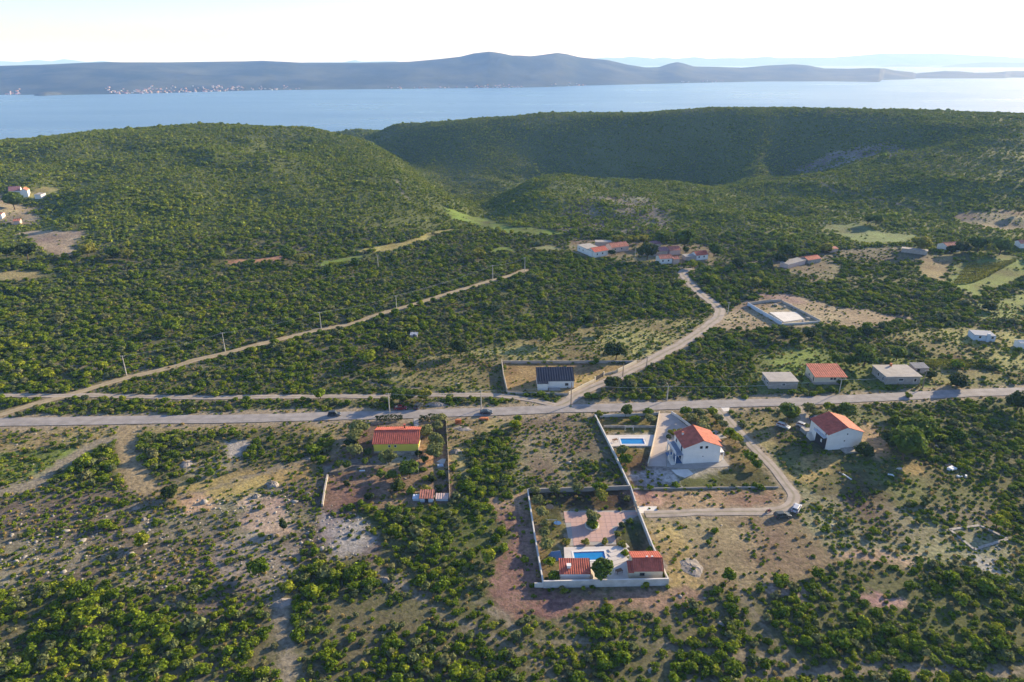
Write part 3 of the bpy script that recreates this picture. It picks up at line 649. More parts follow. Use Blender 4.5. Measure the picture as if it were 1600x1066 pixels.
def plant_arrays(seed, lobes, leaves, leaf, height, shape='bush', core=.78, sub=0):
    """crown of unit radius: lumpy cores wrapped in many leaf clumps; triangles"""
    r_ = np.random.default_rng(seed); Vs = []; Fs = []; Ts = []; n = 0
    cs = []
    for i in range(lobes):
        if i == 0: c = np.array([0, 0, height*.45]); rad = np.array([.62, .62, height*.5])
        else:
            a = r_.uniform(0, 6.28); d = r_.uniform(.3, .68)
            c = np.array([math.cos(a)*d, math.sin(a)*d, height*r_.uniform(.25, .72 if shape != 'cone' else .4)])
            s = r_.uniform(.28, .48); rad = np.array([s, s, s*min(1.2, height*.75)])
            if shape == 'cone': c[:2] *= .6
        cs.append((c, rad))
    IV, IF = ICO1 if sub else ICO0
    for c, rad in cs:
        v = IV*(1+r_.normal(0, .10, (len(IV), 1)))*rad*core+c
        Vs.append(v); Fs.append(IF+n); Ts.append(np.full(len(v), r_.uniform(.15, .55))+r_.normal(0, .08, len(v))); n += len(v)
    w = np.array([rad.prod()**(2/3) for c, rad in cs]); w /= w.sum()
    k = r_.choice(len(cs), leaves, p=w)
    d = r_.normal(size=(leaves, 3)); d[:, 2] = np.abs(d[:, 2])*.9+.1*d[:, 2]; d /= np.linalg.norm(d, axis=1)[:, None]
    C_ = np.array([cs[i][0] for i in k]); R_ = np.array([cs[i][1] for i in k])
    p = C_+d*R_*r_.uniform(.72, 1.15, (leaves, 1))
    nrm = d+r_.normal(0, .55, (leaves, 3)); nrm /= np.linalg.norm(nrm, axis=1)[:, None]
    t1 = np.cross(nrm, r_.normal(size=(leaves, 3))); t1 /= np.linalg.norm(t1, axis=1)[:, None]; t2 = np.cross(nrm, t1)
    s = leaf*r_.uniform(.6, 1.4, (leaves, 1))
    a = p+t1*s; b = p-t1*s*.6+t2*s*.9; c = p-t1*s*.6-t2*s*.9
    V2 = np.stack([a, b, c], 1).reshape(-1, 3); F2 = np.arange(leaves*3).reshape(-1, 3)+n
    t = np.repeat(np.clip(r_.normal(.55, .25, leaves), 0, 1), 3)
    Vs.append(V2); Fs.append(F2); Ts.append(t)
    V = np.concatenate(Vs); V[:, 2] = np.maximum(V[:, 2], -.05)
    if shape == 'cone':
        f = 1-.75*np.clip(V[:, 2]/height, 0, 1); V[:, 0] *= f; V[:, 1] *= f
    return V, np.concatenate(Fs), np.clip(np.concatenate(Ts), 0, 1)
def plant_mesh(name, seed, m, **k):
    V, F_, T_ = plant_arrays(seed, **k)
    me = np_mesh(name, V, F_, [M[m]])
    at_ = me.attributes.new('tint', 'FLOAT', 'POINT'); at_.data.foreach_set('value', T_.astype(np.float32))
    return me

# scatter by points
def scatter(name, pos, rot, scl, idx, meshes, **kw):
    me = bpy.data.meshes.new(name+'_points'); me.vertices.add(len(pos)); me.vertices.foreach_set('co', pos.astype(np.float32).ravel())
    for nm, ty, ar in (('rot', 'FLOAT', rot), ('idx', 'INT', idx)):
        a = me.attributes.new(nm, ty, 'POINT'); a.data.foreach_set('value', ar.astype(np.float32 if ty == 'FLOAT' else np.int32))
    a = me.attributes.new('scl', 'FLOAT_VECTOR', 'POINT'); a.data.foreach_set('vector', scl.astype(np.float32).ravel())
    me.update()
    o = bpy.data.objects.new(name, me); C.objects.link(o); tag(o, kind='stuff', **kw)
    ng = bpy.data.node_groups.new(name+'_scatter', 'GeometryNodeTree'); N = ng.nodes; Lk = ng.links
    ng.interface.new_socket('Geometry', in_out='INPUT', socket_type='NodeSocketGeometry'); ng.interface.new_socket('Geometry', in_out='OUTPUT', socket_type='NodeSocketGeometry')
    gi = N.new('NodeGroupInput'); go = N.new('NodeGroupOutput'); ip = N.new('GeometryNodeInstanceOnPoints'); jn = N.new('GeometryNodeJoinGeometry')
    for mm in reversed(meshes):
        po = bpy.data.objects.new(mm.name, mm)
        oi = N.new('GeometryNodeObjectInfo'); oi.inputs['Object'].default_value = po
        gt = N.new('GeometryNodeGeometryToInstance'); Lk.new(oi.outputs['Geometry'], gt.inputs[0]); Lk.new(gt.outputs[0], jn.inputs[0])
    def attr(nm, dt):
        a = N.new('GeometryNodeInputNamedAttribute'); a.data_type = dt; a.inputs['Name'].default_value = nm; return a.outputs[0]
    Lk.new(gi.outputs[0], ip.inputs['Points']); Lk.new(jn.outputs[0], ip.inputs['Instance']); ip.inputs['Pick Instance'].default_value = True
    Lk.new(attr('idx', 'INT'), ip.inputs['Instance Index']); Lk.new(attr('scl', 'FLOAT_VECTOR'), ip.inputs['Scale'])
    cx = N.new('ShaderNodeCombineXYZ'); Lk.new(attr('rot', 'FLOAT'), cx.inputs[2]); Lk.new(cx.outputs[0], ip.inputs['Rotation'])
    Lk.new(ip.outputs[0], go.inputs[0])
    md = o.modifiers.new('scatter', 'NODES'); md.node_group = ng
    return o

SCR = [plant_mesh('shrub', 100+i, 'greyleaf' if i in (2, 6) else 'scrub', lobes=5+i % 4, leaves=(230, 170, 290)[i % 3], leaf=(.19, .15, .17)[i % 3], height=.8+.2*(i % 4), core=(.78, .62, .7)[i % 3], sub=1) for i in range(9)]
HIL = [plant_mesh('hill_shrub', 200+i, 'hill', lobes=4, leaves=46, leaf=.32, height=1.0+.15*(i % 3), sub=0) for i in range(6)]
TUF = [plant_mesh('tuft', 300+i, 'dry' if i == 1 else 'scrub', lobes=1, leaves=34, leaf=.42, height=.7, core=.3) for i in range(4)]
def rock_mesh(seed):
    r_ = np.random.default_rng(seed); V, F_ = ICO0; V = V*(1+r_.normal(0, .2, (len(V), 1)))*np.array([1, .8, .5])
    return np_mesh('stone', V, F_, [M['limestone']])
M['limestone'] = mat('limestone', (.29,.275,.25), .95, .2, 2, .3)
ROK = [rock_mesh(400+i) for i in range(4)]

# ------------------------------------------------------------------ scrub on the plain and hills
def grid(r0, r1, cell, azlim=None):
    azlim = azlim or (50 if r0 < 150 else 40)
    ym = r1; xm = r1*math.sin(math.radians(azlim))
    gx = np.arange(-xm, xm, cell); gy = np.arange(r0*.62, ym, cell)
    x, y = np.meshgrid(gx, gy); x = x.ravel()+rng.uniform(-.48, .48, x.size)*cell; y = y.ravel()+rng.uniform(-.48, .48, y.size)*cell
    r = np.hypot(x, y); a = np.abs(np.degrees(np.arctan2(x, y)))
    k = (r > r0) & (r < r1) & (a < azlim); return x[k], y[k]
KEEP = []     # (x, y, radius) kept free of scrub
TREES = []    # filled by tree table before the scatter
def place_scrub(r0, r1, cell, rad0, rad1):
    x, y = grid(r0, r1, cell)
    col_, D, tf = cover(x, y)
    r = np.hypot(x, y)
    cl = .5+1.9*fbm(x, y, 11, 3, 101)+.9*fbm(x, y, 50, 2, 105)
    near = 1-smooth(420, 520, r)
    gapp = np.clip(1.16+1.9*fbm(x, y, 13, 3, 101)+1.0*fbm(x, y, 55, 2, 105), .12, 1)*near+(1-near)*np.clip(.9+1.2*fbm(x, y, 60, 3, 107), .4, 1)
    p = np.where(D > .8, D*gapp, D*np.clip(.45+cl*1.5, .2, 2.))
    k = rng.random(len(x)) < p
    for kx, ky, kr in KEEP: k &= np.hypot(x-kx, y-ky) > kr
    x = x[k]; y = y[k]; cl = cl[k]; D = D[k]; r = r[k]
    s = rng.uniform(rad0, rad1, len(x))*(.78+.42*np.clip(cl, 0, 1))*np.where(D < .6, .62, 1)*np.where(rng.random(len(x)) < .3, .6, 1)
    big = rng.random(len(x)) < .035*(D > .5); s = np.where(big, s*1.6, s)*np.exp(rng.normal(0, .16, len(x)))
    return x, y, s

STONES = [(*at(120,880),14), (*at(60,830),12), (*at(140,860),16), (*at(220,900),12), (*at(460,900),10), (*at(420,790),9), (*at(320,800),8), (*at(1545,875),8), (*at(200,870),10), (*at(30,880),9),(*at(520,840),10)]
def uvn(p, q):
    p = np.array(p); q = np.array(q); d = q-p; L = np.hypot(*d); d = d/L; return d, np.array([-d[1], d[0]]), L

# ---------------- walls and fences round the plots
def wall(name, pts, h, th, m, label, group=None, cap=None, px=True, piers=0, z0=-.3, posts=None):
    L = [np.array(at(*p)) if px else np.array(p) for p in pts]; b = MB(); c = MB()
    cx, cy = L[0]
    for i in range(len(L)-1):
        d, n, ln = uvn(L[i], L[i+1]); e = th/2
        a = L[i]-d*(e if i else 0); q = L[i+1]+d*0
        k = max(1, int(ln/6))
        for s in range(k):
            u = a+(q-a)*s/k; v = a+(q-a)*(s+1)/k
            zu = Z1(*u); zv = Z1(*v)
            for B_, e_, lo, hi in ((b, e, z0, h),)+(((c, e+.025, h+.003, h+.07),) if cap else ()):
                P0, P1, P2, P3 = u-n*e_, v-n*e_, v+n*e_, u+n*e_
                zz = [zu, zv, zv, zu]; kk = len(B_.v)
                B_.v += [(p[0]-cx, p[1]-cy, z_+lo) for p, z_ in zip((P0, P1, P2, P3), zz)]+[(p[0]-cx, p[1]-cy, z_+hi) for p, z_ in zip((P0, P1, P2, P3), zz)]
                for f in ((0,3,2,1),(4,5,6,7),(0,1,5,4),(1,2,6,5),(2,3,7,6),(3,0,4,7)): B_.f.append(tuple(kk+i_ for i_ in f)); B_.m.append(0)
    if cap or posts:
        r = empty(name, cx, cy, 0, label=label, cat='wall' if 'wall' in name else 'fence', group=group)
        b.build('wall_body', M[m], r)
        if cap: c.build('coping', M[cap], r)
        return r
    o = b.build(name, M[m]); o.location = (cx, cy, 0)
    return tag(o, label, 'wall' if 'wall' in name else 'fence', group)
def fence(pts, h, label, m='metal', gap=2.5, wires=True, mesh_m=None):
    L = curve(np.array([at(*p) for p in pts]), gap) if len(pts) > 2 else None
    A = [np.array(at(*p)) for p in pts]
    cx, cy = A[0]; r = empty('fence', cx, cy, 0, label=label, cat='fence')
    pm = MB(); pm.tube((0,0,-.2), (0,0,h), .05, .05, 5); first = None
    for i in range(len(A)-1):
        d, n, ln = uvn(A[i], A[i+1]); k = max(1, int(ln/gap))
        for s in range(k+(i == len(A)-2)):
            p = A[i]+d*ln*s/k
            if first is None: o = first = pm.build('post', M[m], r)
            else: o = first.copy(); C.objects.link(o); o.parent = r
            o.location = (p[0]-cx, p[1]-cy, Z1(*p))
        wb = MB()
        for z_ in (.3, .7, h-.06):
            a = A[i]; q = A[i+1]; wb.tube((a[0]-cx, a[1]-cy, Z1(*a)+z_), (q[0]-cx, q[1]-cy, Z1(*q)+z_), .018, .018, 4)
        wb.build('wire', M[m], r)
        if mesh_m:
            nb = MB(); a = A[i]; q = A[i+1]; nb.box(0, ln, -.01, .01, .05, h-.08)
            ob = nb.build('screen_net', M[mesh_m], r); ob.location = (a[0]-cx, a[1]-cy, Z1(*a)); ob.rotation_euler = (0, 0, math.atan2(d[1], d[0]))
    return r
M['net'] = mat('dark_green_net', (.05,.07,.045), .9, .1)
wall('garden_wall', [(824.5,771),(836,845),(849,918)], 1.3, .25, 'fence_wall', 'long plain wall along the left side of the walled pool plot', cap='concrete_light')
wall('garden_wall', [(849,918.5),(1044,914.5)], 1.9, .28, 'fence_wall', 'tall pale blue-grey front wall below the two small red-roofed buildings', cap='concrete_light')
wall('garden_wall', [(825,770),(905,768),(984,765)], 1.25, .25, 'concrete', 'low wall behind the row of round trees at the back of the pool plot', cap='concrete')
wall('garden_wall', [(985,766),(992,789)], 1.5, .25, 'fence_wall', 'short wall between the plot corner and the gate by the pink forecourt')
wall('garden_wall', [(997,803),(1018,857),(1044,914)], 1.5, .25, 'fence_wall', 'right side wall of the pool plot, beside the lawn and the dry field', cap='concrete_light')
wall('garden_wall', [(835,917.5),(848,917.8)], 1.2, .25, 'concrete_light', 'short pale wall stub at the front left corner of the pool plot')
wall('garden_wall', [(929.5,652),(955,702),(984,764)], 1.1, .28, 'concrete_light', 'long slanting pale wall between the vacant plot and the upper pool', cap='concrete_light')
wall('garden_wall', [(931,652.5),(1029,648.5)], 1.0, .2, 'fence_wall', 'roadside wall at the far end of the upper pool garden')
wall('garden_wall', [(943,668),(1027,668.5)], .8, .2, 'stone', 'low dark wall across the upper garden behind the goal frame')
wall('garden_wall', [(1030,647),(1025,675),(1018,706),(1012,729)], 1.0, .22, 'cream_fence', 'cream wall between the small pool and the paved driveway', cap='cream_wall')
wall('garden_wall', [(1049,646.5),(1066,658),(1083,671)], .9, .2, 'concrete_light', 'pale wall slanting from the road to the corner of the red-roofed white house', cap='concrete_light')
wall('garden_wall', [(984,765.5),(1100,763.5),(1216,762.5)], .5, .2, 'concrete', 'very low long wall between the white house garden and the brown plot')
wall('garden_wall', [(944,587),(964,582)], .9, .2, 'cream_fence', 'cream wall piece right of the dark gate, partly behind a dark tree')
wall('garden_wall', [(784,568.5),(787,592),(792.5,614.5)], 1.9, .25, 'cream_fence', 'left wall of the sandy enclosure round the dark-roofed house')
wall('garden_wall', [(784.5,567.8),(890,567.8),(993,567.5)], 1.1, .25, 'concrete', 'back wall of the sandy enclosure round the dark-roofed house')
wall('garden_wall', [(793,615.5),(840,617),(887,618)], .9, .22, 'concrete', 'front low grey wall of the sandy enclosure round the dark-roofed house')
wall('garden_wall', [(888.5,617),(908,607),(928.5,597)], 1.1, .25, 'cream_wall', 'sunlit cream wall along the side road left of the dark gate', cap='cream_wall')
wall('garden_wall', [(965,582),(994,568)], 1.3, .25, 'cream_wall', 'sunlit cream wall along the side road at the far corner of the enclosure', cap='cream_wall')
wall('site_wall', [(1168,477.5),(1192,492),(1221,508.5)], 1.7, .25, 'blue_wall', 'pale bluish long wall at the left of the building site')
wall('site_wall', [(1222,508),(1250,506.5),(1281,504)], .8, .3, 'concrete_light', 'low front wall of the building site')
wall('site_wall', [(1281,503.5),(1250,487),(1221,472.5)], 1.1, .3, 'concrete', 'grey right wall of the building site beside reddish earth')
wall('site_wall', [(1169,477),(1195,473),(1220.5,471.5)], 1.3, .3, 'concrete', 'grey back wall of the building site')
wall('dry_stone_wall', [(504,792),(508,765),(512,745)], .9, .4, 'stone', 'short dry stone wall at the left edge of the red earth orchard')
for pts, lb in (([(1484,828),(1530,821.5)], 'far side'), ([(1530,821),(1574,842)], 'right side'), ([(1574,843),(1522,859)], 'near side'), ([(1522,859),(1484,828)], 'left side')):
    wall('dry_stone_wall', pts, .18, .7, 'stone', f'tumbled dry stone wall, {lb} of the overgrown ring in the scrub')
fence([(697,655),(700,705),(703,785)], 1.6, 'dark netted fence along the right edge of the yellow house plot', mesh_m='net')
fence([(653.5,700),(654,740)], 1.2, 'thin fence running from the yellow house corner into the orchard')
# gate by the side road
def gate(p, q, h, label, m='dark_frame', piers='cream_wall', npan=3):
    a = np.array(at(*p)); b = np.array(at(*q)); d, n, ln = uvn(a, b); r = empty('gate', a[0], a[1], rz=math.atan2(d[1], d[0]), label=label, cat='gate')
    for x in (0, ln):
        k = MB(); k.box(x-.2, x+.2, -.2, .2, -.2, h+.35); k.build('gate_pier', M[piers], r)
    for i in range(npan):
        k = MB(); w = (ln-.5)/npan; k.box(.25+i*w+.03, .25+(i+1)*w-.03, -.03, .03, .1, h); k.build('panel', M[m], r)
    return r
gate((929.5,596), (943,588), 1.6, 'dark sliding gate between the cream walls on the side road')
gate((992.5,791), (996.5,802), 1.4, 'grey gate opening from the pool plot onto the pink forecourt', 'concrete')

# ---------------- flat paving
def paving(name, pts, z, m, h=.25, raw=False, kind='structure', label=None, cat=None):
    L = [np.array(p) if raw else np.array(at(*p)) for p in pts]
    A = sum(L[i][0]*L[(i+1) % len(L)][1]-L[(i+1) % len(L)][0]*L[i][1] for i in range(len(L)))
    if A < 0: L = L[::-1]
    b = MB(); b.prism(L, z-h, z); o = b.build(name, M[m])
    return tag(o, label, cat, kind=kind)
paving('driveway', [(1031,646),(1048,646),(1081,672),(1070,678),(1044,694),(1040,700),(1041,729),(1013,729)], .05, 'drive')
paving('house_terrace', [(1040.5,698),(1050,690),(1110,690),(1124,708),(1140,729),(1082,733),(1042,730)], .09, 'concrete')
paving('concrete_slab', [(1049,734.5),(1075,733.5),(1084,741),(1070,747),(1057,742)], .08, 'concrete_light')
paving('side_patio', [(1108,676),(1118,672),(1136,684),(1120,687)], .06, 'concrete')
paving('forecourt', [(994,791.5),(1026,791.5),(1030,800),(998,802.5)], .06, 'concrete_light')
paving('road_apron', [(1110,635.5),(1140,635),(1139,643),(1124,644)], .11, 'concrete_light')
paving('house_entry', [(646,654),(654,654),(654,676),(648,676)], .06, 'concrete')
paving('yard_slab', [(697,717.5),(690,717),(682,722),(694,725)], .07, 'concrete_light')
# paved patio of the pool plot, laid in slabs
def paver_field(pts, m, size=1.5, z=.06):
    L = np.array([at(*p) for p in pts]); x0, y0 = L.min(0); x1, y1 = L.max(0)
    base = MB(); Ls = L if sum(L[i][0]*L[(i+1) % len(L)][1]-L[(i+1) % len(L)][0]*L[i][1] for i in range(len(L))) > 0 else L[::-1]
    base.prism(list(Ls), z-.2, z-.03); o = base.build('patio', M['concrete']); tag(o, kind='structure')
    sh = MB(); g_ = .03; sh.box(g_, size-g_, g_, size-g_, -.05, 0); first = None; cnt = 0
    mm = sh.build('paver', M[m], o); first = mm; me_ = mm.data; C.objects.unlink(mm); bpy.data.objects.remove(mm)
    for gx in np.arange(x0, x1, size):
        for gy in np.arange(y0, y1, size):
            cc = np.array([[gx+.2, gy+.2], [gx+size-.2, gy+.2], [gx+.2, gy+size-.2], [gx+size-.2, gy+size-.2]])
            if inpoly(cc[:, 0], cc[:, 1], L).all() and cnt < 300:
                q = bpy.data.objects.new('paver', me_); C.objects.link(q); q.parent = o; q.location = (gx, gy, z+float(rng.uniform(-.008, .008))); cnt += 1
    return o
paver_field([(880.5,799),(995,797.5),(998,805),(968,820),(960,832),(963,851),(890,853)], 'paver')

# ---------------- pools
def pool(label, corners, deckpts, zdeck, m='deck', cope=.45):
    cs = [np.array(at0(*p, zdeck)) for p in corners]         # far left, far right, near right, near left
    cx, cy = sum(cs)/4
    d, n, ln = uvn(cs[3], cs[2]); wd_ = (np.hypot(*(cs[0]-cs[3]))+np.hypot(*(cs[1]-cs[2])))/2; an = math.atan2(d[1], d[0])
    r = empty('swimming_pool', cx, cy, zdeck, an, label=label, cat='pool')
    hx, hy = ln/2, wd_/2
    b = MB(); b.box(-hx, hx, -hy, hy, -.32, -.14); b.build('water', M['pool_water'], r)
    for nm, x0, x1, y0, y1 in (('coping',-hx-cope,hx+cope,hy,hy+cope),('coping',-hx-cope,hx+cope,-hy-cope,-hy),('coping',-hx-cope,-hx,-hy,hy),('coping',hx,hx+cope,-hy,hy)):
        b = MB(); b.box(x0, x1, y0, y1, -.35, .05); b.build(nm, M['frame'], r)
    for s in (-.25, .25):
        b = MB(); pts = [(hx-.3, s, -.1), (hx-.1, s, .7), (hx+.3, s, .75), (hx+.45, s, .03)]
        for p, q in zip(pts[:-1], pts[1:]): b.tube(p, q, .03, .03, 5)
        b.build('ladder_rail', M['metal'], r)
    # deck around, butted against the coping
    Ld = np.array([at0(*p, zdeck) for p in deckpts]); ca_, sa_ = math.cos(an), math.sin(an)
    loc = np.stack([(Ld[:, 0]-cx)*ca_+(Ld[:, 1]-cy)*sa_, -(Ld[:, 0]-cx)*sa_+(Ld[:, 1]-cy)*ca_], 1)
    X0, Y0 = loc.min(0); X1, Y1 = loc.max(0); ix, iy = hx+cope, hy+cope
    import itertools
    def clip(poly, f):
        out = []
        for i in range(len(poly)):
            a, b_ = poly[i], poly[(i+1) % len(poly)]; fa, fb = f(a), f(b_)
            if fa >= 0: out.append(a)
            if (fa >= 0) != (fb >= 0): t = fa/(fa-fb); out.append(a+(b_-a)*t)
        return out
    poly = [p for p in loc]
    for nm, fs in (('deck_left', [lambda p: -ix-p[0]]), ('deck_right', [lambda p: p[0]-ix]), ('deck_far', [lambda p: p[1]-iy, lambda p: ix-p[0], lambda p: p[0]+ix]), ('deck_near', [lambda p: -iy-p[1], lambda p: ix-p[0], lambda p: p[0]+ix])):
        q = poly
        for f in fs: q = clip(q, f) if len(q) > 2 else []
        if len(q) > 2:
            A = sum(q[i][0]*q[(i+1) % len(q)][1]-q[(i+1) % len(q)][0]*q[i][1] for i in range(len(q)))
            if A < 0: q = q[::-1]
            b = MB(); b.prism(q, -zdeck-.2, 0); b.build('deck', M[m], r)
    return r, (hx, hy)
pool('long blue pool with a white rim below the pink paved patio', [(896.2,862.5),(945,861.4),(946,874.4),(897.5,876.2)], [(881,855),(963,853.5),(971,868),(981,878.5),(984,905),(884,907)], .45)
pool('small blue pool with a white rim in the upper garden near the road', [(970,685.5),(1005,685),(1007,694),(971,694)], [(948,680),(1023,679.5),(1019,696.5),(954,697)], .40)
# broad low steps right of the lower pool, added in place of striped shadows
st = empty('shadow_stripe_steps', *at0(966, 868, .4), .45, label='broad pale steps standing in for striped shadows between the lower pool and the terrace', cat='steps')
for i in range(4):
    b = MB(); b.box(-2.6, 2.6, -.75, .75, 0, .06+.05*i); o = b.build('step', M['deck'], st); o.location = (-.3+i*.25, -2.2+i*1.55, 0); o.rotation_euler = (0, 0, .42)

# ---------------- houses
def roof_plane(b, a, c, d, e, rib=.62, amp=.05, th=.12, m=0):
    """corrugated slab: a-c eave edge, e-d ridge edge (a below e); ribs run up the slope"""
    a, c, d, e = map(np.array, (a, c, d, e)); L = np.linalg.norm(c-a); n = max(4, int(L/rib*4)); nn = np.cross(c-a, e-a); nn = nn/np.linalg.norm(nn)
    k = len(b.v); rows = []
    for i in range(n+1):
        t = i/n; o = amp*math.sin(2*math.pi*t*n/4); lo = a+(c-a)*t; hi = e+(d-e)*t
        rows.append((lo, hi)); b.v += [tuple(lo+nn*o), tuple(hi+nn*o), tuple(lo-nn*th), tuple(hi-nn*th)]
    for i in range(n):
        p = k+4*i; q = p+4
        b.f += [(p, q, q+1, p+1), (p+2, p+3, q+3, q+2), (p, p+2, q+2, q), (p+1, q+1, q+3, p+3)]; b.m += [m]*4
    b.f += [(k, k+1, k+3, k+2), (k+4*n, k+4*n+2, k+4*n+3, k+4*n+1)]; b.m += [m]*2
def window(parent, x, y, z, w, h, side, fm='frame', glass='glass', name='window', th=.06):
    """side: 'f' faces -Y at y, 'b' faces +Y, 'l' faces -X at x, 'r' faces +X"""
    def bx(B_, u0, u1, v0, v1, o0, o1):
        s = {'f': (0, -1), 'b': (0, 1), 'l': (-1, 0), 'r': (1, 0)}[side]
        if side in 'fb': B_.box(x+u0, x+u1, min(y+s[1]*o0, y+s[1]*o1), max(y+s[1]*o0, y+s[1]*o1), v0, v1)
        else: B_.box(min(x+s[0]*o0, x+s[0]*o1), max(x+s[0]*o0, x+s[0]*o1), y+u0, y+u1, v0, v1)
    f = MB(); t = .09
    bx(f, -w/2-t, w/2+t, z+h/2, z+h/2+t, .004, th); bx(f, -w/2-t, w/2+t, z-h/2-t, z-h/2, .004, th+.05)
    bx(f, -w/2-t, -w/2, z-h/2, z+h/2, .004, th); bx(f, w/2, w/2+t, z-h/2, z+h/2, .004, th)
    fo = f.build(name, M[fm], parent)
    g_ = MB(); bx(g_, -w/2, w/2, z-h/2, z+h/2, .004, .02); g_.build('pane' if name == 'window' else 'leaf', M[glass], fo)
    return fo
def chimney(parent, x, y, z, h=1.1, w=.55, m='white_wall', cap='roof'):
    b = MB(); b.box(x-w/2, x+w/2, y-w/2, y+w/2, z-.8, z+h); o = b.build('chimney', M[m], parent)
    c = MB(); c.box(x-w/2-.08, x+w/2+.08, y-w/2-.08, y+w/2+.08, z+h+.003, z+h+.12); c.build('chimney_cap', M[cap], o); return o
def house(name, label, x, y, rz, L, Wd, eave, ridge, axis, wm, rm, over=.35, wins=(), doors=(), chims=(), cat='house', group=None, ridge_off=0., plinth=None, eave2=None, ribs=.62):
    """origin at the front left corner; X along the front, Y into the depth"""
    zb_ = 0 if math.hypot(x, y) < 330 else min(Z1(x, y), Z1(x+L, y), Z1(x+L/2, y+Wd))+.25
    r = empty(name, x, y, zb_, rz, label=label, cat=cat, group=group); e2 = eave if eave2 is None else eave2
    b = MB(); b.poly([(0,0,-.4),(L,0,-.4),(L,Wd,-.4),(0,Wd,-.4)][::-1])
    rb = MB()
    if axis == 'x':
        yr = Wd/2+ridge_off; b.quad((0,0,-.4),(L,0,-.4),(L,0,eave),(0,0,eave)); b.quad((L,Wd,-.4),(0,Wd,-.4),(0,Wd,e2),(L,Wd,e2))
        b.poly([(L,0,-.4),(L,Wd,-.4),(L,Wd,e2),(L,yr,ridge),(L,0,eave)]); b.poly([(0,Wd,-.4),(0,0,-.4),(0,0,eave),(0,yr,ridge),(0,Wd,e2)])
        s1 = (ridge-eave)/yr; s2 = (ridge-e2)/(Wd-yr); u = .10
        roof_plane(rb, (-over,-over,eave-s1*over+u), (L+over,-over,eave-s1*over+u), (L+over,yr,ridge+u), (-over,yr,ridge+u), ribs)
        roof_plane(rb, (L+over,Wd+over,e2-s2*over+u), (-over,Wd+over,e2-s2*over+u), (-over,yr,ridge+u), (L+over,yr,ridge+u), ribs)
        rc = MB(); rc.tube((-over,yr,ridge+.16), (L+over,yr,ridge+.16), .13, .13, 6)
    elif axis == 'y':
        xr = L/2+ridge_off
        b.poly([(0,0,-.4),(L,0,-.4),(L,0,e2),(xr,0,ridge),(0,0,eave)]); b.poly([(L,Wd,-.4),(0,Wd,-.4),(0,Wd,eave),(xr,Wd,ridge),(L,Wd,e2)])
        b.quad((L,0,-.4),(L,Wd,-.4),(L,Wd,e2),(L,0,e2)); b.quad((0,Wd,-.4),(0,0,-.4),(0,0,eave),(0,Wd,eave))
        s1 = (ridge-eave)/xr; s2 = (ridge-e2)/(L-xr); u = .10
        roof_plane(rb, (-over,Wd+over,eave-s1*over+u), (-over,-over,eave-s1*over+u), (xr,-over,ridge+u), (xr,Wd+over,ridge+u), ribs)
        roof_plane(rb, (L+over,-over,e2-s2*over+u), (L+over,Wd+over,e2-s2*over+u), (xr,Wd+over,ridge+u), (xr,-over,ridge+u), ribs)
        rc = MB(); rc.tube((xr,-over,ridge+.16), (xr,Wd+over,ridge+.16), .13, .13, 6)
    elif axis == 'shed':   # falls to the front, eave -> ridge at the back
        b.quad((0,0,-.4),(L,0,-.4),(L,0,eave),(0,0,eave)); b.quad((L,Wd,-.4),(0,Wd,-.4),(0,Wd,ridge),(L,Wd,ridge))
        b.quad((L,0,-.4),(L,Wd,-.4),(L,Wd,ridge),(L,0,eave)); b.quad((0,Wd,-.4),(0,0,-.4),(0,0,eave),(0,Wd,ridge)); s1 = (ridge-eave)/Wd
        roof_plane(rb, (-over,-over,eave-s1*over+.1), (L+over,-over,eave-s1*over+.1), (L+over,Wd+over,ridge+s1*over+.1), (-over,Wd+over,ridge+s1*over+.1), ribs); rc = None
    else:                  # flat slab
        for q in (((0,0),(L,0)),((L,0),(L,Wd)),((L,Wd),(0,Wd)),((0,Wd),(0,0))): b.quad((*q[0],-.4),(*q[1],-.4),(*q[1],eave),(*q[0],eave))
        rb.box(-over, L+over, -over, Wd+over, eave, eave+.22); rc = None
    b.build('walls', M[wm], r); ro = rb.build('roof', M[rm], r)
    if rc: rc.build('ridge_cap', M[rm], ro)
    if plinth: q = MB(); q.box(-.06, L+.06, -.06, Wd+.06, -.4, plinth); q.build('plinth', M['grey_wall'], r)
    for w in wins: window(r, *w)
    for d_ in doors: window(r, *d_, name='door')
    for c_ in chims: chimney(r, *c_)
    return r
def corner(p, q):
    a = np.array(at(*p)); b_ = np.array(at(*q)); d, n, ln = uvn(a, b_); return a[0], a[1], math.atan2(d[1], d[0]), ln

# yellow house by the road
x, y, rz, ln = corner((584.5,708.3),(653.3,705.2))
yh = house('house', 'yellow house with a dark red tiled roof beside the main road', x, y, rz*.3, 13.3, 9.4, 3.35, 5.05, 'x', 'yellow_wall', 'roof', .35, ridge_off=.1, plinth=.65, eave2=3.6,
  wins=[(4.75,0,2.4,.55,.6,'f'),(6.55,0,2.4,.55,.6,'f'),(0,4.5,1.8,1.,1.1,'l'),(13.3,6.5,1.8,1.,1.1,'r')], chims=[(8.6,7.4,4.6,1.0,.5,'timber','roof')])
b = MB(); roof_plane(b, (11.1,-.36,3.36),(13.75,-.36,3.36),(13.75,3.6,4.62),(11.1,3.6,4.62)); b.build('porch_roof', M['roof'], yh)
for xx in (2.0, 7.0, 11.4):
    b = MB(); b.box(xx, xx+2.2, -1.5, -.07, -.3, .55); b.build('stone_terrace', M['stone'], yh)
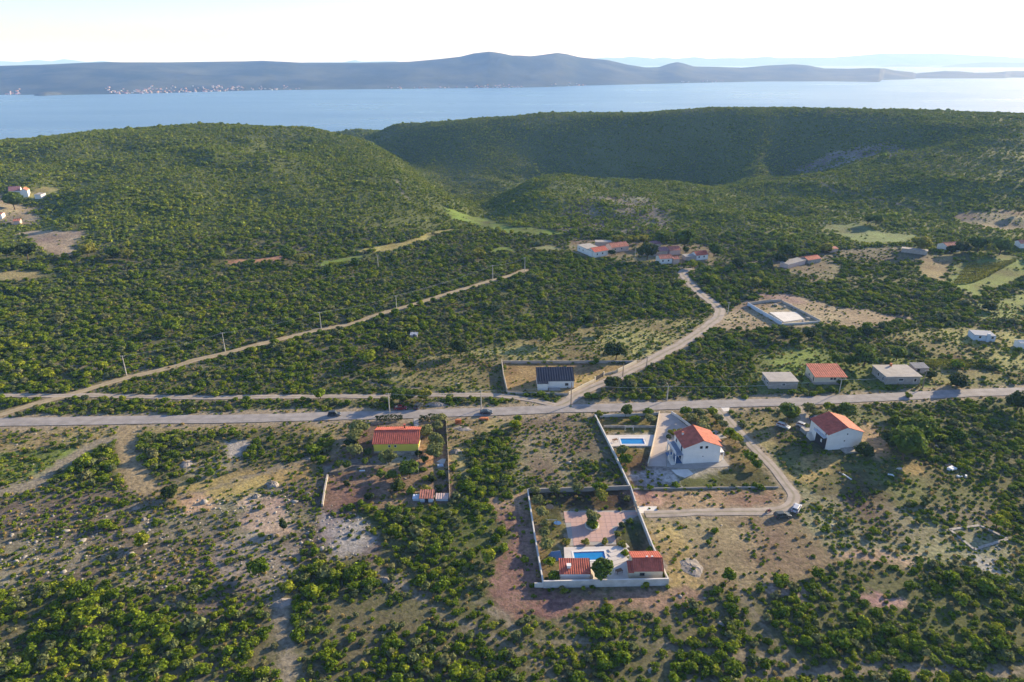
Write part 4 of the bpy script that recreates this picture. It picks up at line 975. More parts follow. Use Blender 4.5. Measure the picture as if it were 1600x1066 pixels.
# white two-storey house with a balcony, by the driveway
x, y, rz, ln = corner((1066.6,725.3),(1122.5,721.2))
wh = house('house', 'white two-storey house with dark left balcony, beside the paved driveway', x, y, .10, 11.0, 8.8, 5.55, 7.7, 'y', 'white_wall', 'roof2', .35,
  wins=[(5.1,0,5.35,.62,.62,'f','dark_frame'),(6.75,0,5.35,.62,.62,'f','dark_frame'),(5.9,0,2.3,.3,.3,'f'),(0,2.0,4.2,1.2,2.0,'l'),(0,6.6,4.2,1.2,1.2,'l'),(0,2.5,1.4,1.6,2.0,'l'),(11,3,4.2,1.2,1.2,'r'),(11,6.5,4.2,1.2,1.2,'r')],
  chims=[(1.6,6.4,6.1,.9,.5,'white_wall','roof2')])
b = MB(); b.box(-2.3,-.01,.3,8.2,2.75,2.95); b.build('balcony_slab', M['blue_roof'], wh)  # bluish slab colour stands in for the shade of the roofed terrace
b = MB()
for i in range(4): b.box(-2.3,-2.05,.3+i*2.5,.55+i*2.5,0,2.75)
b.v = b.v; 
for i in range(4):
    b = MB(); b.box(-2.3,-2.05,.3+i*2.5,.55+i*2.5,.0,2.75); b.build('pillar', M['white_wall'], wh)
for i in range(16):
    b = MB(); b.box(-2.28,-2.2,.4+i*.5,.62+i*.5,2.95,3.85); b.build('baluster', M['white_wall'], wh)
b = MB(); b.box(-2.32,-2.16,.3,8.2,3.86,3.94); b.build('rail', M['white_wall'], wh)
b = MB(); b.box(-.02+.0,-.9,.0,.2,.0,2.7); b = MB(); b.box(-3.2,-.05,.4,6.6,.0,.12); b.build('terrace_floor', M['plastic_blue'], wh)  # blue floor paints in the dark shade below the balcony
b = MB()
for i in range(8): b.box(-3.6+i*.0, -2.4, -.4+i*.42, .02+i*.42, .0, .18+.2*i)
b.build('outside_stair', M['concrete_light'], wh)
b = MB(); roof_plane(b, (12.9,3.8,4.6),(12.9,7.4,4.6),(11.05,7.4,5.5),(11.05,3.8,5.5)); b.build('side_roof', M['roof'], wh)
b = MB(); b.box(11.01,12.6,.6,3.4,2.8,3.0); b.build('balcony_slab', M['white_wall'], wh)
b = MB(); b.box(12.4,12.6,.6,.8,0,2.8); b.build('pillar', M['white_wall'], wh)
b = MB(); b.box(12.4,12.6,3.2,3.4,0,2.8); b.build('pillar', M['white_wall'], wh)
# white house at the right with the dark cladding
x, y, rz, ln = corner((1290.0,704.0),(1345,699.2))
wr = house('house', 'white two-storey house with a dark clad side wall, right of the track', x, y, .145, 11.3, 9.6, 5.6, 7.6, 'y', 'white_wall', 'roof', .35,
  wins=[(6.2,0,5.2,.42,.42,'f'),(5.6,0,2.9,.42,.42,'f'),(0,1.2,4.9,.5,.7,'l'),(11.3,3,4.2,1.1,1.1,'r'),(11.3,7,4.2,1.1,1.1,'r')])
b = MB(); b.box(-.30,-.005,.5,5.6,.25,4.1); pnl = b.build('cladding', M['dark_clad'], wr)
b = MB(); b.box(-.38,-.31,2.2,2.8,1.6,2.6); b.build('emblem', M['frame'], pnl)
b = MB(); b.box(-1.3,-.005,.3,5.9,4.12,4.32); b.build('balcony_slab', M['blue_wall'], wr)
for i in range(4):
    b = MB(); b.box(-1.28,-1.2,.5+i*1.7,.6+i*1.7,4.33,5.0); b.build('rail_post', M['metal'], wr)
b = MB(); b.box(-1.3,-1.18,.3,5.9,5.01,5.09); b.build('rail', M['metal'], wr)
for i in range(5):
    b = MB(); b.box(-1.5,-.01,6.0+i*.5,6.49+i*.5,0,.25+.35*i); b.build('stair_step', M['concrete_light'], wr)
b = MB(); b.box(-1.2,2.6,9.75,12.6,-.2,1.3); b.build('terrace_block', M['concrete'], wr)
b = MB(); b.box(4.8,9.8,-2.7,-.05,-.2,.55); b.build('stone_terrace', M['stone'], wr)
# house with the dark roof
x, y, rz, ln = corner((839.7,607),(896.8,603.3))
dh = house('house', 'pale house with a dark slate-blue roof in the sandy walled enclosure', x, y, .03, 13.2, 7.2, 2.9, 4.9, 'shed', 'white_wall', 'roof_dark', .25,
  wins=[(2,0,1.6,1.0,1.0,'f'),(10.6,0,1.5,1.2,1.1,'f')], doors=[(7.4,0,1.2,1.3,2.1,'f','frame','frame')], ribs=.9)
b = MB(); b.box(0,3.6,-1.6,-.03,-.3,2.65); b.build('side_bay', M['white_wall'], dh)
b = MB(); roof_plane(b, (-.2,-1.8,2.72),(3.8,-1.8,2.72),(3.8,-.3,2.95),(-.2,-.3,2.95)); b.build('bay_roof', M['roof_dark'], dh)
b = MB(); b.box(4.0,8.2,-2.2,-.05,-.2,.25); b.build('step', M['concrete'], dh)
# three houses beyond the road
x, y, rz, ln = corner((1201,608),(1241,606))
house('house', 'small grey block house with a flat grey roof, leftmost of three beyond the road', x, y, .0, 10.2, 7.6, 2.9, 2.9, 'flat', 'grey_wall', 'concrete', .3,
  wins=[(5.2,0,1.8,1.1,.8,'f'),(0,1.8,1.6,.9,.9,'l'),(0,5.0,1.6,.9,1.2,'l')])
x, y, rz, ln = corner((1272,601),(1321,602))
house('house', 'cream house with a flat-pitched dark red roof between two grey houses', x, y, .0, 11.4, 8.6, 3.1, 4.3, 'shed', 'cream_wall', 'roof', .35, plinth=1.0,
  wins=[(6.0,0,2.35,.7,.6,'f','dark_frame'),(7.2,0,2.35,.7,.6,'f','dark_frame'),(0,1.2,1.6,.9,1.7,'l'),(0,5,1.8,1.,1.1,'l')], ribs=.8)
x, y, rz, ln = corner((1383,601),(1434,600))
house('house', 'large grey block house with a flat roof and a red chimney, rightmost of three', x, y, .02, 12.6, 9.8, 3.1, 3.1, 'flat', 'grey_wall', 'concrete', .45,
  wins=[(5.5,0,1.9,1.7,.8,'f'),(10.8,0,1.7,.9,1.2,'f'),(0,2.0,1.6,.9,1.3,'l'),(0,5.4,1.6,.9,1.3,'l')], chims=[(6.2,9.0,3.3,1.0,.6,'brick','brick')])
x, y, rz, ln = corner((1428,584),(1450,583))
house('shed', 'small pinkish shed behind the large grey house', x, y, 0, 5.2, 4., 2.3, 2.7, 'shed', 'pink_wall', 'concrete', .2, doors=[(1.4,0,1.0,.9,1.8,'f','dark_frame','dark_clad')], cat='shed')
x, y, rz, ln = corner((1521,532),(1555,536))
bh = house('house', 'low bluish flat-roofed house in the dry field by the right edge', x, y, -.18, 8.2, 6.0, 2.2, 2.2, 'flat', 'blue_wall', 'blue_roof', .1, wins=[(2.2,0,1.5,.9,.9,'f'),(7,0,1.5,.9,.9,'f')])
b = MB(); b.box(4.6,5.6,-.9,-.02,-.2,3.4); b.build('stair_tower', M['blue_wall'], bh)
x, y, rz, ln = corner((1592,545),(1612,545))
house('shed', 'small white hut cut off by the right edge, in the shaded field', x, y, 0, 5.5, 3.5, 2.3, 2.8, 'x', 'white_wall', 'concrete_light', .2, cat='hut', wins=[(2.6,0,1.2,.8,.7,'f')])
x, y, rz, ln = corner((641,528.5),(653,528))
house('shed', 'lone little bluish hut among the scrub above the vacant field', x, y, 0, 3.0, 2.6, 1.2, 1.4, 'shed', 'stone', 'blue_roof', .15, cat='hut', doors=[(1.7,0,.8,.8,1.4,'f','dark_frame','dark_clad')])
# small buildings of the pool plot
x, y, rz, ln = corner((875.3,909),(920.5,908.3))
vh = house('pool_house', 'low white pool house with a dark red roof and a white chimney', x, y, .0, 6.7, 3.6, 2.35, 3.3, 'shed', 'white_wall', 'roof', .25, cat='pool house', chims=[(2.0,1.6,2.6,.8,.85,'white_wall','white_wall')], doors=[(3.3,3.6,1.1,1.6,2.0,'b','dark_frame','glass')], ribs=.5)
b = MB(); b.box(6.72,7.5,.2,3.2,-.2,1.1); b.build('barbecue', M['cream_wall'], vh)
x, y, rz, ln = corner((982.4,906.5),(1033.5,905.3))
vr = house('guest_house', 'cream guest house with a two-sided red roof inside the right plot corner', x+1.15, y, .015, 6.5, 6.4, 2.7, 4.25, 'x', 'cream_wall', 'roof', .25, cat='guest house', ridge_off=-.9,
  wins=[(1.8,0,1.7,.9,.55,'f','dark_frame'),(0,4.2,1.4,.8,1.,'l')], ribs=.5)
b = MB(); b.box(-1.15,-.02,.0,2.7,-.3,2.2); b.build('annex', M['cream_wall'], vr)
b = MB(); roof_plane(b, (-1.4,-.25,2.3),(-.1,-.25,2.3),(-.1,2.7,3.3),(-1.4,2.7,3.3), .5); b.build('annex_roof', M['roof'], vr)
for xx in (3.2, 4.4):
    b = MB(); b.box(xx-.22,xx+.22,2.4,2.75,4.3,4.62); b.build('roof_vent', M['frame'], vr)
# farmyard shelter under the orchard
x, y, rz, ln = corner((656,785),(677,784))
house('shed', 'low faded brick-red garden shed at the foot of the red earth orchard', x, y, 0, 3.6, 2.8, 1.3, 1.9, 'shed', 'blue_wall', 'roof_old', .2, cat='shed', doors=[(1.8,0,.6,.8,1.0,'f','dark_frame','dark_clad')])
x, y, rz, ln = corner((681,783),(700,783.5))
house('coop', 'low pinkish hen coop right of the brick-red garden shed', x, y, 0, 3.3, 1.8, .7, 1.1, 'shed', 'blue_wall', 'pink_wall', .12, cat='coop')
x, y, rz, ln = corner((645,783),(655,782.5))
house('coop', 'low bluish hen coop left of the brick-red garden shed', x, y, 0, 1.8, 1.6, .7, .9, 'shed', 'blue_wall', 'blue_wall', .1, cat='coop')
# village on the far side
def vil(label, p, q, d, eave, ridge, ax, wm, rm, **k):
    x, y, rz, ln = corner(p, q); return house('house', label, x, y, rz, ln, d, eave, ridge, ax, wm, rm, .25, ribs=1.2, **k)
w3 = lambda L, z=1.7: [(L*.25,0,z,.9,1.0,'f'),(L*.75,0,z,.9,1.0,'f')]
vil('long white village house with a grey flat roof, leftmost in the village', (902,392),(925,402), 9, 3.4, 3.4, 'flat', 'white_wall', 'concrete', wins=w3(9))
vil('white village house with a bright red roof beside the long flat-roofed one', (929,403),(950,399), 8, 3.2, 4.8, 'x', 'white_wall', 'roof', wins=w3(8))
vil('village house with a broad red roof behind the dry yard', (956,395),(982,392), 8, 3.0, 4.8, 'x', 'pink_wall', 'roof_old', wins=w3(9))
vil('low pale ruin with no roof colour behind the red-roofed village houses', (931,385),(955,385), 5, 2.4, 2.4, 'flat', 'grey_wall', 'concrete')
vil('white cottage with a faded red roof near the end of the lane', (1031,413),(1050,412), 6.5, 3.0, 4.4, 'x', 'white_wall', 'roof_old', wins=w3(7))
vil('small pinkish cottage joined to the white lane cottage', (1052,412.5),(1061,412), 5, 2.6, 3.6, 'x', 'pink_wall', 'roof_old')
vil('cottage with a purple-grey roof behind the white lane cottage', (1025,401),(1043,399), 7, 2.8, 4.2, 'x', 'stone', 'roof_purple')
vil('cottage with an old brownish roof right of the purple-grey one', (1046,399),(1063,398), 7, 2.8, 4.2, 'x', 'pink_wall', 'roof_old')
vil('cottage with a bright orange-red roof at the right end of the village', (1088,407),(1106,405), 6, 2.8, 4.4, 'x', 'white_wall', 'roof2', wins=w3(7))
vil('low grey outbuilding left of the orange-red cottage', (1071,408),(1087,407), 4.5, 2.4, 2.6, 'shed', 'grey_wall', 'concrete')
vil('small dark-roofed cottage among trees behind the village', (1019,389),(1032,388), 6, 2.8, 3.8, 'x', 'stone', 'roof_purple')
vil('long grey roofless barn in the dry clearing right of the village', (1231,420),(1258,413), 5.5, 2.2, 2.4, 'shed', 'pink_wall', 'concrete')
vil('barn with patches of bright red tiles, right end of the long grey one', (1262,413),(1282,410), 6.5, 2.2, 3.4, 'x', 'stone', 'roof2')
vil('tiny pinkish ruin by the far lane, left of the hillside hedges', (1297,395),(1309,394.5), 4, 2.2, 2.6, 'shed', 'pink_wall', 'roof_old')
vil('pale house with a brown-red roof half hidden by dark trees, upper right', (1479,394),(1500,393), 8, 3.2, 4.8, 'x', 'white_wall', 'roof_old', wins=w3(9, 2))
vil('long grey low barn by the far lane, below the hillside fields', (1408,394),(1448,399), 4, 2., 2.1, 'flat', 'grey_wall', 'concrete')
vil('small white house at the upper right edge of the picture', (1593,388),(1612,388), 6, 2.8, 4, 'x', 'white_wall', 'roof_old')
vil('purple-roofed house in the clearing on the left hillside', (15,305),(33,305), 9, 4, 6.5, 'x', 'white_wall', 'roof_purple')
vil('white two-storey house right of the purple-roofed one on the hillside', (34,309),(45,308), 8, 5, 6.5, 'y', 'white_wall', 'roof_old')
vil('small white garage by the yellow lawn on the left hillside', (55,311),(65,311), 5, 3, 3.4, 'shed', 'white_wall', 'concrete')
vil('white hut at the left edge below the hillside clearing', (-8,342),(4,342), 5, 3, 3.6, 'x', 'white_wall', 'roof_old')
vil('small rusty-roofed hut among trees at the left edge', (22,352),(32,351), 5, 2.4, 3.2, 'x', 'pink_wall', 'roof_old')

# unfinished brick things by the road
def bricks(p, w, h, label):
    x, y = at(*p); r = empty('brick_stack', x, y, label=label, cat='brick stack')
    n = 0
    for i in range(int(w/.5)):
        for j in range(int(h/.4)):
            for k_ in range(2):
                b = MB(); b.box(i*.5, i*.5+.46, k_*.5, k_*.5+.46, j*.4, j*.4+.37)
                if rng.random() < .85 or j == 0: b.build('brick', M['brick'], r)
bricks((711,663), 2.0, 1.6, 'orange hollow bricks stacked by the road, tall heap right of the yellow house')
bricks((749,657), 3.0, .8, 'orange hollow bricks stacked low by the road below the car')
# ---------------- gravel heaps, mounds
def mound(name, p, rx, ry, h, m, label, cat):
    x, y = at(*p); V = []; b = MB(); n = 20
    for f, hh in ((1,-.1),(.9,.18),(.75,.45),(.5,.8),(.25,.97),(.01,1)):
        for i in range(n):
            t = 2*math.pi*i/n; q = 1+.16*math.sin(2*t+x)+.1*math.sin(5*t+y)+random.uniform(-.09,.09); b.v.append((rx*f*q*math.cos(t), ry*f*q*math.sin(t), hh*h*random.uniform(.7, 1.15)+.06*math.sin(7*t+f*9)*h))
    for k_ in range(5):
        for i in range(n): b.f.append((k_*n+i, k_*n+(i+1) % n, (k_+1)*n+(i+1) % n, (k_+1)*n+i)); b.m.append(0)
    o = b.build(name, M[m]); o.location = (x, y, Z1(x, y)); KEEP.append((x, y, max(rx, ry)+.6)); return tag(o, label, cat)
mound('gravel_heap', (1081,886), 3.0, 3.0, .35, 'gravel_pale', 'wide flat heap of white gravel right of the pool plot', 'gravel heap')
mound('gravel_heap', (712,706), 1.7, 1.5, .8, 'gravel_pale', 'white gravel mound behind the dark fence of the yellow house plot', 'gravel heap')
mound('gravel_heap', (291,725), 2.2, 1.8, .6, 'gravel_pale', 'pale gravel heap in the scrub below the road, left half', 'gravel heap')
mound('gravel_heap', (723,670), 3.0, 1.6, .3, 'gravel_pale', 'flat pale gravel spread right of the brick stack', 'gravel heap')
mound('gravel_heap', (441,943), 2.0, 1.6, .7, 'gravel_pale', 'pinkish grey earth mound at the head of the straight stony path', 'earth heap')
mound('earth_heap', (680,633), 4.5, 1.3, 1.0, 'gravel_pale', 'long grey roadside bank right of the red vehicle', 'earth heap')
mound('earth_heap', (425,758), 1.9, 1.8, 1.1, 'gravel_pale', 'grey boulder mound in the heath above the red earth pit', 'boulder')
mound('earth_heap', (507,820), 3.0, 2.6, 1.0, 'limestone0', 'large grey rock mound at the edge of the stony hollow', 'boulder') if False else None
for p, rx, h, lb in (((212,795),1.0,.6,'pale boulder beside the heath track'),((400,776),1.3,.8,'pale boulder below the grey boulder mound'),((480,772),.8,.6,'pale boulder near the orchard wall'),((1483,728),1.0,.7,'white boulder-like heap of sacks under the scrub edge'),((600,906),1.2,.6,'grey boulder at the end of the goat path'),((225,812),.8,.7,'upright pale rock left of the stony heath'),((483,717),.9,.3,'flat pale stone patch below the dense scrub'),((1315,662),.8,.5,'pale rock behind the dark-clad white house')):
    mound('boulder', p, rx, rx*.8, h, 'gravel_pale', lb, 'boulder')
def slab(name, p, L, w, h, rz, m, label, cat):
    x, y = at(*p); b = MB(); b.box(-L/2, L/2, -w/2, w/2, 0, h); 
    k_ = MB(); b.box(-L/2*.8, L/2*.7, -w/2*.8, w/2*.9, h+.003, h*1.25)
    o = b.build(name, M[m]); o.location = (x, y, Z1(x, y)+.02); o.rotation_euler = (0, 0, rz); return tag(o, label, cat)
slab('plastic_sheet', (1499,745), 1.4, .8, .3, .2, 'plastic_white', 'white bundle on the ground, left one of a pair by the scrub', 'bundle')
slab('plastic_sheet', (1509,745), 1.0, .5, .4, 1.0, 'plastic_white', 'white bundle on the ground, right one of a pair by the scrub', 'bundle')
slab('plastic_sheet', (1392,743), 1.6, .7, .25, -.3, 'plastic_white', 'white sheet lying left of the sunlit patch under the big trees', 'sheet')
slab('plank', (1405,733), 1.5, .5, .25, .1, 'concrete_light', 'pale board lying in the shade under the big trees', 'board')
slab('plastic_sheet', (1487,734), 2.4, 1.6, .6, .5, 'plastic_white', 'bluish white tarpaulin heap at the edge of the scrub', 'tarpaulin')
slab('white_pipe', (1321,744), 4.2, .35, .2, -1.15, 'plastic_white', 'long white pipe lying in the grass below the right white house', 'pipe')
slab('white_board', (566,736), 1.6, .5, .12, .1, 'plastic_white', 'small white board on the grey strip below the yellow house', 'board')
slab('pallet', (688,728.5), 1.8, 1.2, .4, .2, 'blue_wall', 'bluish pallet load beside the dark fence of the orchard', 'pallet')
# pool plot furniture
def parasol_table(p, label, z0=.05):
    x, y = at0(*p, z0); r = empty('garden_table', x, y, z0, .4, label=label, cat='table')
    b = MB(); b.box(-.8,.8,-.5,.5,.7,.76); b.build('table_top', M['timber'], r)
    for sx in (-.7,.7):
        for sy in (-.4,.4): b = MB(); b.box(sx-.04,sx+.04,sy-.04,sy+.04,0,.7); b.build('leg', M['timber'], r)
parasol_table((967,895), 'dark garden table on the terrace right of the round tree', .45)
parasol_table((961,690), 'small brown table on the deck left of the upper pool', .4)
def chair(p, rz, label, z0):
    x, y = at0(*p, z0); r = empty('lounge_chair', x, y, z0, rz, label=label, cat='chair')
    b = MB(); b.box(-.3,.3,-.3,.3,.32,.4); b.build('seat', M['timber'], r)
    b = MB(); b.box(-.3,.3,.26,.34,.4,.95); b.build('backrest', M['timber'], r)
    for sx in (-.26,.26):
        for sy in (-.26,.26): b = MB(); b.box(sx-.03,sx+.03,sy-.03,sy+.03,0,.32); b.build('leg', M['timber'], r)
chair((902,880.5), .2, 'brown chair between the lower pool and the pool house, left one', .45)
chair((913,880.2), -.2, 'brown chair between the lower pool and the pool house, right one', .45)
# goal frame, swing, tents
def frame_obj(name, p, w, h, d, label, cat, m='frame', z0=0.):
    x, y = at(*p); r = empty(name, x, y, label=label, cat=cat)
    for sx in (-w/2, w/2): b = MB(); b.tube((sx,0,0),(sx,0,h),.05,.05,6); b.build('post', M[m], r)
    b = MB(); b.tube((-w/2,0,h),(w/2,0,h),.05,.05,6); b.build('crossbar', M[m], r)
    for sx in (-w/2, w/2): b = MB(); b.tube((sx,0,h),(sx,d,0),.04,.04,6); b.build('brace', M[m], r)
frame_obj('goal_frame', (983,674), 2.6, 1.6, .9, 'white goal frame on the dark grass behind the upper pool', 'goal')
frame_obj('swing_frame', (862,822), 2.6, 1.9, 1.2, 'garden swing frame on the dry grass of the pool plot', 'swing', 'metal')
def canopy_box(p, w, d, h, label, m='plastic_blue', name='trampoline'):
    x, y = at(*p); r = empty(name, x, y, label=label, cat=name.replace('_', ' '))
    b = MB(); n = 16; ring = [(w/2*math.cos(2*math.pi*i/n), d/2*math.sin(2*math.pi*i/n)) for i in range(n)]; b.prism(ring, h-.06, h); b.build('mat', M[m], r)
    for i in range(0, n, 4): b = MB(); b.tube((*ring[i],0),(*ring[i],h-.07),.04,.04,5); b.build('leg', M['metal'], r)
canopy_box((859,796), 2.2, 2.2, .9, 'dark round trampoline under the tree at the upper left of the pool plot', 'dark_clad')
canopy_box((871,820), 2.0, 1.6, .6, 'blue covered trampoline left of the pink patio')
x, y = at(868, 871); r = empty('tent', x, y, rz=.2, label='dark blue tent-like shelter left of the lower pool', cat='tent')
b = MB(); b.v = [(-1.5,-1.2,0),(1.5,-1.2,0),(1.5,1.2,0),(-1.5,1.2,0),(-1.1,0,1.9),(1.1,0,1.9)]; b.f = [(0,1,5,4),(2,3,4,5),(1,2,5),(3,0,4)]; b.m = [0]*4; b.build('tent_canvas', M['plastic_blue'], r)
b = MB(); b.tube((-1.1,0,1.85),(1.1,0,1.85),.05,.05,6); b.build('ridge_pole', M['metal'], r)
# round planter
x, y = at(925, 822); r = empty('planter', x, y, 0, label='round stone planter ring in the middle of the pink patio', cat='planter')
b = MB(); n = 20
for i in range(n):
    t0, t1 = 2*math.pi*i/n+.01, 2*math.pi*(i+1)/n-.01; k_ = MB(); R0, R1 = 1.55, 1.85
    k_.prism([(R0*math.cos(t0), R0*math.sin(t0)), (R1*math.cos(t0), R1*math.sin(t0)), (R1*math.cos(t1), R1*math.sin(t1)), (R0*math.cos(t1), R0*math.sin(t1))], 0, .42); k_.build('stone', M['concrete_light'], r)
b = MB(); b.prism([(1.54*math.cos(2*math.pi*i/n), 1.54*math.sin(2*math.pi*i/n)) for i in range(n)], 0, .3); b.build('soil', M['stone'], r)
# building site slab
paving('floor_slab', [(1202,489),(1244,488),(1256,499),(1225,504)], .35, 'concrete_light', .5)
for p in ((1212,478),(1226,481),(1236,478),(1262,499),(1255,503)): slab('site_block', p, 1.6, .9, .7, rng.uniform(0,3), 'concrete', {1212:'grey block heap at the back left of the building site',1226:'dark block heap at the centre of the building site',1236:'grey block heap at the back right of the building site',1262:'block heap at the near right of the building site',1255:'block heap on the front wall of the building site'}[p[0]], 'block heap')

# ---------------- cars
def car(p, rz, paint, label, kind='car', s=1.0):
    x, y = at(*p); r = empty('parked_car' if 'parked' in label else 'car', x, y, Z1(x, y)+.05, rz, label=label, cat='car')
    L, Wc = (4.3, 1.76)
    van = kind == 'van'
    # side outline: (x, z), lower body and greenhouse lofted across the width
    low = [(-2.12,.38),(-2.15,.70),(-2.05,.92),(-.95 if not van else -2.0,.98),(.95,.96),(1.9,.80),(2.13,.62),(2.12,.36),(1.75,.30),(-1.75,.30)]
    b = MB(); n = len(low); 
    for yy, f in ((-.88,.93),(-.80,1.0),(.80,1.0),(.88,.93)):
        b.v += [(px_*(1 if abs(yy) < .85 else .985), yy, .62+(pz-.62)*f) for px_, pz in low]
    for q in range(3):
        for i in range(n): j = (i+1) % n; b.f.append((q*n+i, (q+1)*n+i, (q+1)*n+j, q*n+j)); b.m.append(0)
    b.f.append(tuple(range(n))); b.m.append(0); b.f.append(tuple(3*n+n-1-i for i in range(n))); b.m.append(0)
    body = b.build('body', M[paint], r)
    rear = (-1.95, -1.80) if kind in ('van', 'hatch') else (-1.75, -1.05)
    c = MB(); x0b, x0t, x1t, x1b = rear[0], rear[1]+.12, .35, 1.05; zt = 1.46 if not van else 1.75
    c.v = [(x0b,-.80,.95),(x1b,-.80,.93),(x1b,.80,.93),(x0b,.80,.95),(x0t,-.62,zt),(x1t,-.62,zt),(x1t,.62,zt),(x0t,.62,zt)]
    c.f = [(0,1,5,4),(1,2,6,5),(2,3,7,6),(3,0,4,7)]; c.m = [0]*4; c.build('windows', M['glass'], r)
    t = MB(); t.v = [(x0t-.05,-.65,zt),(x1t+.05,-.65,zt),(x1t+.05,.65,zt),(x0t-.05,.65,zt),(x0t+.05,-.56,zt+.06),(x1t-.08,-.56,zt+.06),(x1t-.08,.56,zt+.06),(x0t+.05,.56,zt+.06)]
    t.f = [(0,1,5,4),(1,2,6,5),(2,3,7,6),(3,0,4,7),(4,5,6,7),(3,2,1,0)]; t.m = [0]*6; t.build('roof', M[paint], r)
    for yy in (-.715, .715):
        for xa, xb in ((x1t, x1b), (-.45, -.45), (x0t, x0b)):
            q = MB(); q.tube((xb, yy*1.12, .95), (xa, yy*.9, zt), .045, .04, 4); q.build('pillar', M[paint], r)
    for sx in (-1.32, 1.30):
        for sy in (-.80, .80):
            w = MB(); w.tube((sx, sy-.11, .33), (sx, sy+.11, .33), .33, .33, 14); wo = w.build('wheel', M['tyre'], r)
            q = MB(); e = .115 if sy > 0 else -.115; q.tube((sx, sy+e-.01, .33), (sx, sy+e+.01, .33), .2, .2, 10); q.build('rim', M['rim'], wo)
    for sy in (-.6, .6):
        q = MB(); q.box(2.02, 2.12, sy-.18, sy+.18, .6, .74); q.build('headlight', M['lamp'], r)
        q = MB(); q.box(-2.17, -2.08, sy-.16, sy+.16, .68, .86); q.build('tail_light', M['red_lamp'], r)
    for sy in (-.98, .98):
        q = MB(); q.box(.62, .8, sy-.09, sy+.09, .95, 1.08); q.build('mirror', M[paint], r)
    return r
M['paint_dark'] = car_paint('dark_car_paint', (.035,.045,.06)); M['paint_green'] = car_paint('dark_green_car_paint', (.05,.065,.05)); M['paint_white'] = car_paint('white_car_paint', (.40,.43,.50))
M['paint_silver'] = car_paint('silver_car_paint', (.42,.45,.48)); M['paint_red'] = car_paint('dark_red_car_paint', (.22,.03,.03)); M['paint_grey'] = car_paint('grey_car_paint', (.06,.072,.075))
car((1222,808), .12, 'paint_grey', 'dark grey parked car at the bend of the gravel track, nearer one', 'hatch')
car((1244,797), .95, 'paint_white', 'white parked car with dark windows at the bend, farther one', 'hatch')
car((522.5,650), .12, 'paint_dark', 'dark estate car driving on the main road left of the yellow house', 'van')
car((760,646.5), .0, 'paint_dark', 'dark car driving on the main road above the vacant plot', 'sedan')
car((1223.5,668), -.75, 'paint_silver', 'silver parked car under the tree in the yard of the right white house', 'hatch')
car((1254.5,668), -.85, 'paint_silver', 'silver parked car between the tree and the right white house', 'hatch')
car((1275,657), .1, 'paint_dark', 'dark parked car half hidden behind the right white house', 'sedan')
car((626,640), .05, 'paint_red', 'dark red parked car by the trees on the far side of the main road', 'sedan')
car((654,637), 1.2, 'paint_dark', 'dark parked van with a pale front under the roadside tree', 'van')
# motorbike by the track
x, y = at(1200.5, 801); r = empty('motorcycle', x, y, rz=.25, label='small dark motorcycle standing on the gravel track left of the cars', cat='motorcycle')
for sx in (-.65, .65):
    b = MB(); b.tube((sx,-.06,.3),(sx,.06,.3),.3,.3,12); w = b.build('wheel', M['tyre'], r); b = MB(); b.tube((sx,-.07,.3),(sx,.07,.3),.15,.15,8); b.build('rim', M['rim'], w)
b = MB(); b.box(-.3,.3,-.12,.12,.35,.75); b.box(-.15,.35,-.15,.15,.752,.95); b.build('engine_and_tank', M['paint_red'], r)
b = MB(); b.box(-.75,-.1,-.14,.14,.8,.9); b.build('seat', M['tyre'], r)
b = MB(); b.tube((.65,0,.3),(.4,0,1.05),.04,.04,6); b.build('fork', M['metal'], r)
b = MB(); b.tube((.4,-.35,1.05),(.4,.35,1.05),.03,.03,6); b.build('handlebar', M['tyre'], r)

# ---------------- poles and lines
def pole(p, h, label, m='pole', arm=1.6, group=None):
    x, y = at(*p); r = empty('utility_pole', x, y, label=label, cat='utility pole', group=group); rz = 0
    b = MB(); b.tube((0,0,-.3),(0,0,h),.20,.12,8); b.build('mast', M[m], r)
    if arm:
        b = MB(); b.box(-arm/2,arm/2,-.06,.06,h-.35,h-.22); a = b.build('crossarm', M['metal'], r)
        for sx in (-arm/2+.1, 0, arm/2-.1): b = MB(); b.tube((sx,0,h-.21),(sx,0,h+.02),.06,.04,6); b.build('insulator', M['concrete_light'], a)
    return (x, y, Z1(x, y)+h-.2)
line1 = [((198,587),8.2,'where the sandy diagonal track starts, leftmost along it'), ((352,549),8.2,'second from the left along the sandy diagonal track'), ((502,514),8,'third from the left along the sandy diagonal track'), ((620,487),8,'fourth along the sandy diagonal track'), ((770,437),8,'fifth along the sandy diagonal track'), ((820,424),8,'at the far end of the sandy diagonal track'), ]
T1 = [pole(p, h, f'pale concrete utility pole {t}') for p, h, t in line1]
T2 = [pole((609,646),7.6,'pale utility pole by the road left of the red car'), pole((752,640),7.4,'pale utility pole by the road beside the driving car'), pole((892,634),9.0,'brown wooden utility pole at the road fork','wood_pole'), pole((1042,626),5.8,'pale utility pole in the scrub right of the road fork'), pole((1311,614.5),5.6,'pale utility pole in front of the cream red-roofed house'), pole((1441,608),7.6,'brown utility pole right of the large grey house','wood_pole')]
pole((591,418),7,'pale utility pole standing alone in the middle of the valley scrub'); pole((992,404),8,'pale utility pole in the middle of the village'); pole((1137,491),6,'pale utility pole at the bend of the side road'); pole((1010,576),5,'thin utility pole at the far corner of the enclosure','wood_pole'); pole((973,589),5.5,'thin brown pole beside the dark roadside tree','wood_pole',0)
pole((784,573),5,'thin pole at the left corner of the enclosure','wood_pole',0) if False else None
